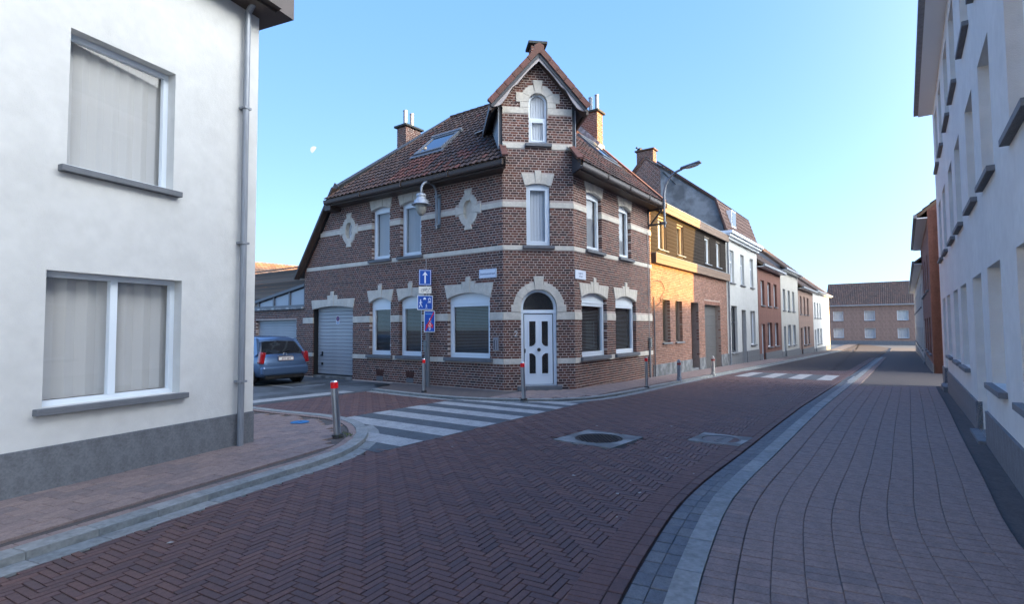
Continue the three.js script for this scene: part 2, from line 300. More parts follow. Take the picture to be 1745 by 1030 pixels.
// clay pavers of the carriageway laid in herringbone
{
  const r = rng(77), bw = .064, bl = bw * 3.25, gap = .006, ang = -15 * Math.PI / 180;
  // direction of the zigzag columns, 15 degrees left of straight ahead
  const cd = [Math.sin(ang), -Math.cos(ang)], e1 = [(cd[0] - cd[1]) * Math.SQRT1_2, (cd[1] + cd[0]) * Math.SQRT1_2], e2 = [(cd[0] + cd[1]) * Math.SQRT1_2, (cd[1] - cd[0]) * Math.SQRT1_2];
  const tones = [[.122, .066, .06], [.113, .062, .058], [.13, .068, .06], [.105, .06, .058], [.119, .066, .063], [.136, .071, .061], [.098, .058, .058]];
  const list = [];
  const zebraIn = (x, z) => { const d = x * dL[0] + z * dL[1], e = x * .58429 - z * .81155; return d > 6.02 && d < 8.7 && e > 5.2 && e < 11.3; };
  const border = offsetLine(rightGutter, -.24), borderPoly = [...border, [60, -60], [40, 4.5]];
  const mh = [[[.57, -8.39], [1.20, -9.14], [2.06, -8.48], [1.44, -7.64]], [[2.62, -8.24], [3.08, -8.82], [3.66, -8.36], [3.2, -7.78]]];
  const N = 4 * 3.25;
  const aspectN = 3.25; // a paver is 3.25 widths long
  // herringbone: unit cell in (e1,e2); rows of pairs stepping by one width
  const S = 420;
  for (let k = -S; k < S; k++) for (let m = -90; m < 90; m++) {
    // horizontal paver at (k*bw + m*2*bl?...) classic stepping
    const ox = k * bw + m * bl, oy = k * bw - m * bl;
    for (const dir of [0, 1]) {
      const cx = dir ? ox - bw / 2 + 0 : ox + bl / 2, cy = dir ? oy + bl / 2 : oy + bw / 2;
      const a = dir ? cx : cx, b = cy;
      const x = e1[0] * a + e2[0] * b, z = e1[1] * a + e2[1] * b - 8;
      if (z > 1 || z < -24 || x < -9 || x > 16) continue;
      if (Math.abs(x) > -z * 1.05 + 2.2) continue;
      if (!inside(roadPoly, x, z) || zebraIn(x, z) || inside(borderPoly, x, z) || inside(mh[0], x, z) || inside(mh[1], x, z)) continue;
      list.push([x, z, dir, Math.hypot(x, z)]);
    }
  }
  list.sort((p, q) => p[3] - q[3]);
  const gB = new RoundedBoxGeometry(1, 1, 1, 1, .03), base = new THREE.Matrix4();
  const geoS = new RoundedBoxGeometry(bl - gap, .05, bw - gap, 1, .004); { const u = geoS.attributes.uv, p = geoS.attributes.position; for (let i = 0; i < u.count; i++) u.setXY(i, p.getX(i), p.getZ(i)); }
  const mats = tones.map(t => M(t, { map: rep(grain, 5), roughness: .72, bumpMap: rep(bumpFine, 8), bumpScale: .002 }));
  const mI = M([1, 1, 1], { map: rep(grain, 5), roughness: .72, bumpMap: rep(bumpFine, 8), bumpScale: .002 });
  // nearest in the frame first
  const vis = list.filter(p => p[1] < -2.6 && Math.abs(p[0]) < -p[1] * .93); const own = new Set(vis.slice(0, 300));
  const rest = list.filter(p => !own.has(p));
  const im = new THREE.InstancedMesh(geoS, mI, rest.length); im.name = 'clay_pavers'; im.userData.kind = 'stuff';
  const q = new THREE.Quaternion(), q2 = new THREE.Quaternion(), sc = V3(1, 1, 1), col = new THREE.Color();
  const yaw1 = Math.atan2(-e1[1], e1[0]), yaw2 = Math.atan2(-e2[1], e2[0]);
  // slow waves of settlement in the pavement, deeper joints where wheels have loosened pavers
  const matOf = (p) => {
    const [x, z, dir] = p; q.setFromAxisAngle(V3(0, 1, 0), dir ? yaw2 : yaw1); const loose = clamp(nBig[((Math.abs(x * 20) | 0) % 256) + (((Math.abs(z * 20)) | 0) % 256) * 256] * 2.6 - .9, 0, 1);
    const tl = (.006 + .022 * loose); q2.setFromEuler(new THREE.Euler((r() - .5) * tl * 2 + (dir ? .034 : -.006) * loose, (r() - .5) * .03, (r() - .5) * tl)); q.multiply(q2);
    return base.compose(V3(x, ROAD - .025 + gh(x, z) + (r() - .5) * (.003 + .004 * loose), z), q, sc.set(1 - .02 * r(), 1, dir ? 1 - .11 * loose * (.5 + r() * .5) : 1));
  };
  const shade = (p) => { const t = tones[(r() * tones.length) | 0], k = (.9 + .2 * r()) * (.82 + .4 * nMid[((Math.abs(p[0] * 14) | 0) % 256) + ((Math.abs(p[1] * 14) | 0) % 256) * 256]); return col.setRGB(t[0] * k, t[1] * k, t[2] * k); };
  rest.forEach((p, i) => { im.setMatrixAt(i, matOf(p)); im.setColorAt(i, shade(p)); });
  im.castShadow = im.receiveShadow = true; roadBed.add(im);
  for (const p of own) { const o = new THREE.Mesh(geoS, mats[(r() * mats.length) | 0]); o.name = 'clay_paver'; o.applyMatrix4(matOf(p)); o.castShadow = o.receiveShadow = true; roadBed.add(o); }
  console.log('pavers', list.length);
  // manhole covers let into the carriageway
  mh.forEach((c, k) => {
    const cx = c.reduce((a, p) => a + p[0], 0) / 4, cz = c.reduce((a, p) => a + p[1], 0) / 4, e = [c[1][0] - c[0][0], c[1][1] - c[0][1]], l = Math.hypot(...e), u = [e[0] / l, e[1] / l], y = ROAD + .005 + gh(cx, cz);
    const t = thing('manhole', k ? 'manhole with plain round lid in grey concrete square beside the gutter' : 'manhole with dark chequered iron lid in grey concrete square mid road', 'manhole', frame([cx, cz], u, [-u[1], u[0]], y));
    const w = k ? .37 : .5, ro = k ? .29 : .37, sh = new THREE.Shape(rect(-w, w, -w, w).map(p => new THREE.Vector2(...p))); const ho = new THREE.Path(); ho.absarc(0, 0, ro, 0, Math.PI * 2); sh.holes.push(ho);
    const ge = new THREE.ExtrudeGeometry(sh, { depth: .06, bevelEnabled: false, curveSegments: 24 }); ge.rotateX(-Math.PI / 2); ge.translate(0, -.056, 0); part(t, 'concrete_surround', ge, mat.concrete);
    const iron = M(k ? [.12, .13, .14] : [.035, .037, .04], { roughness: .55, metalness: .5, map: rep(grain, 3) });
    const lid = part(t, 'lid', new THREE.CylinderGeometry(ro - .035, ro - .035, .05, 36).translate(0, -.029, 0), iron);
    part(t, 'frame_ring', new THREE.TorusGeometry(ro - .014, .013, 6, 40).rotateX(Math.PI / 2).translate(0, -.008, 0), iron);
    const st = new GB(); if (!k) for (let a = -8; a <= 8; a++) for (let b = -8; b <= 8; b++) { const x = a * .038, z = b * .038; if (Math.hypot(x, z) < .31 && (a + b) % 2 === 0) st.box(x - .016, x + .016, -.004, .004, z - .016, z + .016, [1, 1, 1], 'D'); }
    if (k) for (const a of [0, 1, 2, 3]) st.box(-.2 + a * .12, -.15 + a * .12, -.004, .001, -.03, .03);
    part(lid, 'studs', st, iron, null, { kind: 'stuff' });
  });
}
// zebra crossing: grey ground and white bars
{
  const E = (e, d) => [e * .58429 + d * dL[0], -e * .81155 + d * dL[1]];
  // dL and e are at right angles: point = e*(.584,-.811) + d*dL
  const strip = (e0, e1, d0, d1) => [E(e0, d0), E(e1, d0), E(e1, d1), E(e0, d1)];
  const area = strip(5.05, 11.35, 5.93, 8.8).map(p => p);
  const zb = []; { const n = 60; for (let i = 0; i <= n; i++) { } }
  const z = struct('crossing_surface', sheet(area, ROAD + .002, .8), mat.asphalt);
  for (const [a, b] of [[5.48, 5.95], [6.4, 6.88], [7.32, 7.78], [8.22, 8.66], [9.06, 9.44], [9.82, 10.14], [10.46, 10.80]]) part(z, 'white_bar', sheet(strip(a, b, 5.95, 8.77), ROAD + .006, .8), mat.paintWhite);
}
// gutter, kerb and pavement pieces
function alongCurve(curve, off0, off1, len, y0, y1, cb, i0 = 0, i1 = 1e9, gapL = .006) { // pieces of length len between two offsets
  let acc = 0, start = curve[0], k = 0; const out = []; const res = [];
  const pos = [], cum = [0]; for (let i = 1; i < curve.length; i++) cum.push(cum[i - 1] + Math.hypot(curve[i][0] - curve[i - 1][0], curve[i][1] - curve[i - 1][1]));
  const pt = s => { let i = 1; while (i < cum.length - 1 && cum[i] < s) i++; const t = (s - cum[i - 1]) / (cum[i] - cum[i - 1]); const a = curve[i - 1], b = curve[i]; const l = Math.hypot(b[0] - a[0], b[1] - a[1]); return { p: [lerp(a[0], b[0], t), lerp(a[1], b[1], t)], n: [-(b[1] - a[1]) / l, (b[0] - a[0]) / l] }; };
  for (let s = 0; s + len <= cum[cum.length - 1]; s += len, k++) {
    const A = pt(s + gapL / 2), B = pt(s + len - gapL / 2); const q = (a, o) => [a.p[0] + a.n[0] * o, a.p[1] + a.n[1] * o];
    cb(q(A, off0), q(B, off0), q(B, off1), q(A, off1), s, k);
  }
}
function slabGeo(a, b, c, d, y0, y1, ch = .005) { // four-cornered block with chamfered top
  const g = new GB(), cen = [(a[0] + b[0] + c[0] + d[0]) / 4, (a[1] + b[1] + c[1] + d[1]) / 4]; let q = [a, b, c, d];
  const area = q.reduce((s, p, i) => { const n = q[(i + 1) % 4]; return s + p[0] * n[1] - n[0] * p[1]; }, 0); if (area > 0) q = [a, d, c, b];
  const inn = q.map(p => { const dx = cen[0] - p[0], dz = cen[1] - p[1], l = Math.hypot(dx, dz); return [p[0] + dx / l * ch * 1.4, p[1] + dz / l * ch * 1.4]; });
  const H = gh(cen[0], cen[1]); const v = (p, y) => V3(p[0], y + gh(p[0], p[1]), p[1]);
  g.quad(v(inn[0], y1), v(inn[1], y1), v(inn[2], y1), v(inn[3], y1), [1, 1, 1], cen[0], cen[1]);
  for (let i = 0; i < 4; i++) { const j = (i + 1) % 4; g.quad(v(q[i], y1 - ch), v(q[j], y1 - ch), v(inn[j], y1), v(inn[i], y1)); g.quad(v(q[i], y0), v(q[j], y0), v(q[j], y1 - ch), v(q[i], y1 - ch)); }
  return g;
}
function strip(parent, name, curve, o0, o1, len, y0, y1, m, near, maxOwn = 200, gapL = .006) {
  const list = []; alongCurve(curve, o0, o1, len, y0, y1, (a, b, c, d, s, k) => { const cx = (a[0] + c[0]) / 2, cz = (a[1] + c[1]) / 2; if (near && !near(cx, cz)) return; list.push([a, b, c, d, Math.hypot(cx, cz), cx, cz]); }, 0, 1e9, gapL);
  list.sort((p, q) => p[4] - q[4]); const rest = [], r = rng(list.length + 3); const ms = Array.isArray(m) ? m : [m];
  list.forEach((p, i) => { const seen = p[6] < -2 && Math.abs(p[5]) < -p[6] * 1.0 + .5; const g = slabGeo(p[0], p[1], p[2], p[3], y0, y1 + (r() - .5) * .004); if (i < maxOwn && seen) part(parent, name, g, ms[(r() * ms.length) | 0]); else rest.push(g.build()); });
  if (rest.length) part(parent, name + '_run', mergeGeometries(rest), ms[0], null, { kind: 'stuff' });
}
const nearAll = (x, z) => z < 3 && z > -40;
const settTones = [[.14, .155, .17], [.125, .14, .158], [.16, .172, .182]].map(t => M(t, { map: rep(grain, 4), roughness: .85, bumpMap: rep(bumpFine, 6), bumpScale: .003 }));
const clayTones = [[.122, .064, .058], [.105, .057, .053], [.135, .07, .06]].map(t => M(t, { map: rep(grain, 4), roughness: .75 }));
const kerbTones = [[.27, .285, .28], [.295, .305, .295], [.25, .27, .27]].map(t => M(t, { map: rep(grain, .9), roughness: .92, bumpMap: rep(bumpFine, 5), bumpScale: .003 }));
const slabTones = [[.27, .2, .18], [.245, .185, .17], [.29, .215, .19], [.23, .18, .17]].map(t => M(t, { map: rep(grain, 3), roughness: .9, bumpMap: rep(bumpFine, 6), bumpScale: .003 }));
const pavR = struct('pavement', sheet([...offsetLine(rightGutter, .34), [60, -60], [40, 4.5]], -.02), M([.1, .085, .08], { map: rep(grain, 2), roughness: .95 }));
{
  // off < 0 is towards the road; offsetLine normal points right of travel? checked by sign below
  const S = 1;
  strip(pavR, 'clay_paver', rightGutter, -.335, -.115, .07, ROAD - .04, ROAD + .006, clayTones, nearAll, 90);
  strip(pavR, 'clay_paver', rightGutter, -.11, -.012, .21, ROAD - .04, ROAD + .007, clayTones, nearAll, 60);
  strip(pavR, 'gutter_sett', rightGutter, .004, .125, .2, ROAD - .05, ROAD - .004, settTones, nearAll, 60, .013);
  strip(pavR, 'gutter_sett', rightGutter.slice(1), .131, .252, .2, ROAD - .05, ROAD + .004, settTones, nearAll, 60, .013);
  strip(pavR, 'kerb_stone', rightGutter, .26, .43, .6, ROAD - .1, .012, kerbTones, nearAll, 40);
  strip(pavR, 'paving_slab', rightGutter, .436, .635, .118, -.06, .006, slabTones, nearAll, 80, .009);
  for (let k = 0; k < 9; k++) strip(pavR, 'paving_slab', rightGutter.slice(k % 2 ? 2 : 1), .641 + k * .203, .841 + k * .203, .118 + (k % 2) * .0004, -.06, .004, slabTones, (x, z) => z < 1 && z > -16, k < 5 ? 45 : 0, .009);
}
const pavL = struct('pavement', sheet([...offsetLine(leftKerb, -.3), [-14, -15], [-12, 5.6]], -.02), M([.1, .085, .08], { map: rep(grain, 2), roughness: .95 }));
{
  strip(pavL, 'gutter_sett', leftKerb, .02, -.16, .5, ROAD - .05, ROAD + .003, kerbTones, nearAll, 40);
  strip(pavL, 'kerb_stone', leftKerb, -.165, -.35, .5, ROAD - .1, .012, kerbTones, nearAll, 40);
  strip(pavL, 'paving_slab', leftKerb, -.356, -.47, .22, -.06, .004, slabTones, nearAll, 60);
  // slabs inside in running bond along the building line
  const u = [-.39, .92], l = Math.hypot(...u), uu = [u[0] / l, u[1] / l], nn = [-uu[1], uu[0]], inn = [...offsetLine(leftKerb, -.48), [-14, -15], [-12, 5.6]]; const list = [], r = rng(8);
  for (let a = -40; a < 40; a++) for (let b = -40; b < 40; b++) { const w = .3, h = .2, s = a * w + (b % 2 ? w / 2 : 0), t = b * h; const c = (ds, dt) => [-4 + uu[0] * (s + ds) + nn[0] * (t + dt), -7.5 + uu[1] * (s + ds) + nn[1] * (t + dt)]; const q = [c(.003, .003), c(w - .003, .003), c(w - .003, h - .003), c(.003, h - .003)]; if (!q.every(p => inside(inn, p[0], p[1]))) continue; const m = c(w / 2, h / 2); if (m[1] > 0 || m[1] < -15 || m[0] < -9) continue; list.push([q, Math.hypot(...m), m]); }
  list.sort((p, q) => p[1] - q[1]); const rest = []; let n = 0;
  for (const [q, d, m] of list) { const g = slabGeo(...q, -.06, .004 + (r() - .5) * .005); if (n < 230 && Math.abs(m[0]) < -m[1] * .97) { n++; part(pavL, 'paving_slab', g, slabTones[(r() * 4) | 0]); } else rest.push(g.build()); }
  part(pavL, 'paving_slab_run', mergeGeometries(rest), slabTones[1], null, { kind: 'stuff' });
  part(pavL, 'marking_disc', new THREE.CylinderGeometry(.16, .16, .006, 28).translate(-3.78, .012, -9.72), M([.02, .2, .5], { roughness: .6, map: rep(stain, 2) }));
}
const pavH = struct('pavement', sheet(housePave, -.02), M([.12, .1, .095], { map: rep(grain, 2), roughness: .95 }));
{
  strip(pavH, 'kerb_stone', houseKerb, 0, -.14, .8, ROAD - .1, .006, kerbTones, (x, z) => z > -60, 60);
  strip(pavH, 'gutter_slab', houseKerb, .005, .2, .5, ROAD - .04, ROAD + .003, kerbTones, (x, z) => z > -60, 40);
  const inn = [...offsetLine(houseKerb, -.145), RP(90, 0), R, L, wallLeftEnd]; const r = rng(18), own = [], rest = []; const W = .22, H = .22;
  for (let a = -30; a < 120; a++) for (let b = -4; b < 14; b++) { const s = a * W + (b % 2 ? .11 : 0), t = b * H; const c = (ds, dt) => { const p = at2(R, dR, s + ds, nR, t + dt); return p; }; const q = [c(.003, .003), c(W - .003, .003), c(W - .003, H - .003), c(.003, H - .003)]; const m = c(W / 2, H / 2); if (!q.every(p => inside(inn, p[0], p[1]))) continue; const g = slabGeo(...q, -.06, (r() - .5) * .004); const d = Math.hypot(...m); (d < 15.2 ? own : rest).push([g, d]); }
  own.sort((p, q) => p[1] - q[1]); own.forEach(([g], i) => { if (i < 220) part(pavH, 'paving_slab', g, slabTones[(r() * 4) | 0]); else rest.push([g]); });
  part(pavH, 'paving_slab_run', mergeGeometries(rest.map(p => p[0].build())), slabTones[0], null, { kind: 'stuff' });
}
{
  const st = struct('side_street', sheet(leftStreet, ROAD + .002), M([.115, .13, .145], { map: rep(stain, .3), roughness: .9, bumpMap: rep(bumpFine, 5), bumpScale: .004 }));
  const e = [transA[0] - transB[0], transA[1] - transB[1]], l = Math.hypot(...e), ue = [e[0] / l, e[1] / l];
  const bar = (s0, s1, t0, t1) => [at2(transB, ue, s0, dL, t0), at2(transB, ue, s1, dL, t0), at2(transB, ue, s1, dL, t1), at2(transB, ue, s0, dL, t1)];
  part(st, 'white_bar', sheet(bar(.45, 3.2, .12, .62), ROAD + .006), mat.paintWhite);
  part(st, 'parking_line', sheet([LP(5.9, 2.35), LP(12, 2.35), LP(12, 2.45), LP(5.9, 2.45)], ROAD + .006), mat.paintWhite);
  part(st, 'parking_line', sheet([LP(5.9, 1.3), LP(6.0, 1.3), LP(6.0, 2.34), LP(5.9, 2.34)], ROAD + .006), mat.paintWhite);
  part(st, 'drain_cover', new THREE.CylinderGeometry(.22, .22, .01, 24).translate(LP(3.95, .75)[0], .006, LP(3.95, .75)[1]), M([.03, .032, .035], { metalness: .5, roughness: .6 }));
}
// crossing bars farther along the main street
{ const z = struct('far_crossing', sheet([RP(5.2 + 3.2, 2.0), RP(5.2 + 3.2, 6.5), RP(5.2 + 6.2, 6.5), RP(5.2 + 6.2, 2.0)], ROAD + .003), mat.asphalt); for (let k = 0; k < 5; k++) part(z, 'white_bar', sheet([RP(8.45, 2.05 + k * .9), RP(8.45, 2.5 + k * .9), RP(11.35, 2.5 + k * .9), RP(11.35, 2.05 + k * .9)], ROAD + .007), mat.paintWhite); }

// ---------------------------------------------------------------- the corner house
const house = thing('corner_house', 'brown brick corner house with cream stone bands, gabled corner bay and tiled roof', 'house', T(L[0], 0, L[1]));
const Y = { a0: .69, a1: .835, b0: 1.88, b1: 2.09, c0: 3.77, c1: 3.895, d0: 4.94, d1: 5.085, e0: 6.56, e1: 6.71, f0: 7.54, f1: 7.71 };
const allBricks = [];
const mir = a => a.map(p => [-p[0], p[1]]).reverse();
function singlesFor(list, n) { return list.filter(b => b.full && b.x1 - b.x0 > .15).sort((p, q) => p.k - q.k).slice(0, n); }
// ---- left facade (local x runs from -9.06 to 0)
const wins = [];
{
  const F = FLm, cut = [], holes = [];
  const op = (x0, x1, y0, ys, rise) => { const p = archTop(x0, x1, y0, ys, rise); holes.push(grow(p, .008)); cut.push(p); };
  const gw = [[-5.42, -4.43], [-4.02, -3.06], [-1.99, -.46]], uw = [[-5.34, -4.49], [-3.98, -3.09]];
  for (const [a, b] of gw) { op(a, b, .82, 2.52, .14); cut.push(...lintel(house, F, a, b, 2.52, .14, 2.9, b - a > 1.2 ? 3.1 : 3.07, b - a > 1.2 ? 2.97 : 0, b - a > 1.2 ? 11 : 7)); win(house, F, { x0: a, x1: b, y0: .835, ys: 2.52, rise: .138, box: 2.39, blind: 'h', sillH: .1 }); cut.push(rect(a - .11, b + .11, .73, .84)); }
  for (const [a, b] of uw) { op(a, b, 3.88, 5.53, .08); cut.push(...lintel(house, F, a, b, 5.53, .08, 5.87, 5.94, 0, 5, .09)); win(house, F, { x0: a, x1: b, y0: 3.895, ys: 5.53, rise: .078, blind: 'd', sillH: .085 }); cut.push(rect(a - .11, b + .11, 3.8, 3.9)); }
  // garage
  op(-8.52, -6.29, -.1, 2.38, .085); cut.push(...lintel(house, F, -8.52, -6.29, 2.38, .085, 2.69, 2.97, 2.835, 13, .06));
  // round openings
  const oval = (cx, cy, rx, ry, n = 28) => Array.from({ length: n }, (_, k) => [cx + rx * Math.cos(k / n * 2 * Math.PI), cy + ry * Math.sin(k / n * 2 * Math.PI)]);
  for (const [cx, open] of [[-6.53, true], [-1.22, false]]) {
    const cy = 5.02, g = grp(house, 'oval_surround', F); holes.push(oval(cx, cy, .19, .305));
    const n = 48, ro = oval(cx, cy, .36, .46, n), ri = oval(cx, cy, .175, .29, n);
    for (let k = 0; k < 4; k++) { const a = k * 12 + 2, b = k * 12 + 10, pts = []; for (let i = a; i <= b; i++) pts.push(ro[i % n]); for (let i = b; i >= a; i--) pts.push(ri[i % n]); part(g, 'stone', stoneGeo(pts, -.12, .02), mat.stone); }
    for (const [kx, ky, w0, w1, h0, h1] of [[0, 1, .1, .14, .27, .565], [0, -1, .1, .14, .27, .565]]) part(g, 'key_stone', stoneGeo((ky > 0 ? p => p : p => p.map(q => [q[0], 2 * cy - q[1]]).reverse())([[cx - w0 * .7, cy + h0], [cx + w0 * .7, cy + h0], [cx + w0, cy + .44], [cx + w1, cy + h1], [cx - w1, cy + h1], [cx - w0, cy + .44]]), -.12, .03), mat.stone);
    for (const s of [-1, 1]) part(g, 'key_stone', stoneGeo(s > 0 ? [[cx + .16, cy - .085], [cx + .34, cy - .1], [cx + .47, cy - .14], [cx + .47, cy + .14], [cx + .34, cy + .1], [cx + .16, cy + .085]] : [[cx - .47, cy - .14], [cx - .34, cy - .1], [cx - .16, cy - .085], [cx - .16, cy + .085], [cx - .34, cy + .1], [cx - .47, cy + .14]], -.12, .03), mat.stone);
    cut.push(oval(cx, cy, .36, .46), rect(cx - .14, cx + .14, cy - .565, cy + .565), rect(cx - .47, cx + .47, cy - .14, cy + .14));
    if (open) { const w = part(g, 'round_window', wallGeo(oval(cx, cy, .19, .305, 32), [oval(cx, cy, .135, .245, 32)], -.2, -.14), mat.white, F); const q = new THREE.ShapeGeometry(new THREE.Shape(oval(cx, cy, .14, .25).map(p => new THREE.Vector2(...p)))); q.translate(0, 0, -.17); part(g, 'pane', q, mat.glass); const c = new GB(); c.quad(V3(cx - .13, cy - .25, -.24), V3(cx + .13, cy - .25, -.24), V3(cx + .13, cy + .25, -.24), V3(cx - .13, cy + .25, -.24)); part(g, 'curtain', c, mat.vslat); }
    else part(g, 'blind_panel', wallGeo(oval(cx, cy, .19, .305, 32), [], -.16, -.075), mat.stone, F);
  }
  // bands
  cut.push(...band(house, F, [[-9.06, -8.52], [-6.29, -5.53], [-4.32, -4.13], [-2.95, -2.1], [-.35, 0]], Y.a0, Y.a1));
  cut.push(...band(house, F, [[-9.14, -8.52], [-6.29, -5.42], [-4.43, -4.02], [-3.06, -1.99], [-.46, 0]], Y.b0, Y.b1));
  cut.push(...band(house, F, [[-8.92, -5.45], [-4.38, -4.09], [-2.98, 0]], Y.c0, Y.c1));
  cut.push(...band(house, F, [[-8.12, -7.0], [-6.06, -5.34], [-4.49, -3.98], [-3.09, -1.69], [-.75, 0]], Y.d0, Y.d1));
  cut.push([[-9.3, 3.55], [-9.3, 6.5], [-6.95, 6.5]]); // under the steep end of the roof
  cut.push([[-.81, 3.03], [-.2, 3.03], [-.2, 3.03]]);
  const outline = [[-9.06, -.3], [0, -.3], [0, 6.3], [-7.15, 6.3], [-9.06, 3.72]];
  const w = part(house, 'wall', wallGeo(outline, holes, -.3, 0), mat.mortar, F);
  const b = layBricks({ x0: -9.06, x1: .003, y0: -.005, y1: 6.15, cut, seed: 11 }); b.forEach(q => q.k = 20 - (q.x0 + 9) / 9);
  w.userData.bricks = b; allBricks.push(w);
  // basement vents under the windows, each with a fan of upright bricks
  for (const x of [-4.92, -3.55]) { const v = grp(house, 'cellar_vent', F); const g = new GB(); g.box(-.15, .15, .02, .16, .004, .016); for (let k = 0; k < 6; k++) g.box(-.13 + k * .046, -.12 + k * .046, .03, .15, .016, .022); part(v, 'grille', g, mat.greyMetal, mul(F, T(x, 0, 0))); for (let k = -2; k <= 2; k++) { const q = new GB(); q.prism([[k * .062 - .024, .175], [k * .062 + .024, .175], [k * .078 + .026, .36], [k * .078 - .026, .36]], -.05, .014, [1, 1, 1]); part(v, 'brick', q, brickMats[3], mul(F, T(x, 0, 0))); } }
  // sectional garage door
  const gd = part(house, 'garage_door', (() => { const g = new GB(); g.box(-8.52, -8.47, .05, 2.46, -.24, -.2); g.box(-6.34, -6.29, .05, 2.46, -.24, -.2); g.box(-8.52, -6.29, 2.36, 2.47, -.245, -.2); return g; })(), mat.black, F);
  const N = 19; for (let k = 0; k < N; k++) { const y0 = .09 + k * 2.32 / N, y1 = y0 + 2.32 / N - .006; part(gd, 'panel', new RoundedBoxGeometry(2.13, y1 - y0, .03, 1, .008).translate(-7.405, (y0 + y1) / 2, -.195), mat.garage); }
  part(gd, 'top_panel', (() => { const g = new GB(); g.prism(archTop(-8.47, -6.34, 2.405, 2.405, .06, 8), -.21, -.18); return g; })(), mat.garage);
  part(gd, 'handle', (() => { const g = new GB(); g.box(-8.22, -8.17, .72, .87, -.18, -.15); g.box(-8.26, -8.17, .72, .76, -.16, -.13); return g; })(), mat.black);
  part(gd, 'lock', new RoundedBoxGeometry(.09, .09, .03, 1, .01).translate(-8.2, .44, -.168), mat.black);
  part(gd, 'rubber_seal', new RoundedBoxGeometry(2.2, .05, .04, 1, .01).translate(-7.405, .062, -.2), mat.black);
  part(gd, 'jamb_gap_strip', (() => { const g = new GB(); g.box(-8.518, -8.49, .0, 2.4, -.2, -.03); return g; })(), mat.black);  // black strip added along the left jamb to draw its dark gap line
  part(house, 'threshold', (() => { const g = new GB(); g.box(-8.51, -6.3, -.05, .04, -.28, -.02); return g; })(), mat.concrete, F);
}
// ---- right facade
{
  const F = FRm, cut = [], holes = [];
  const op = (x0, x1, y0, ys, rise) => { const p = archTop(x0, x1, y0, ys, rise); holes.push(grow(p, .008)); cut.push(p); };
  for (const [a, b] of [[.41, 1.98], [2.6, 4.17]]) { op(a, b, .82, 2.52, .14); cut.push(...lintel(house, F, a, b, 2.52, .14, 2.9, 3.1, 2.97, 11)); win(house, F, { x0: a, x1: b, y0: .835, ys: 2.52, rise: .138, box: 2.39, blind: 'h', sillH: .1 }); cut.push(rect(a - .11, b + .11, .73, .84)); }
  for (const [a, b] of [[.77, 1.72], [2.96, 3.87]]) { op(a, b, 3.88, 5.53, .08); cut.push(...lintel(house, F, a, b, 5.53, .08, 5.88, 5.95, 0, 5, .09)); win(house, F, { x0: a, x1: b, y0: 3.895, ys: 5.53, rise: .078, blind: 'd', sillH: .085 }); cut.push(rect(a - .11, b + .11, 3.8, 3.9)); }
  cut.push(...band(house, F, [[0, .3], [2.09, 2.49], [4.28, 5.62]], Y.a0, Y.a1), ...band(house, F, [[0, .41], [1.98, 2.6], [4.17, 5.62]], Y.b0, Y.b1), ...band(house, F, [[0, .66], [1.83, 2.85], [3.98, 5.62]], Y.c0, Y.c1), ...band(house, F, [[0, .77], [1.72, 2.96], [3.87, 5.62]], Y.d0, Y.d1));
  const w = part(house, 'wall', wallGeo([[0, -.4], [5.62, -.4], [5.62, 6.3], [0, 6.3]], holes, -.3, 0), mat.mortar, F);
  const b = layBricks({ x0: -.003, x1: 5.62, y0: -.1445, y1: 6.15, cut, seed: 23 }); b.forEach(q => q.k = 15 + q.x0); w.userData.bricks = b; allBricks.push(w);
}
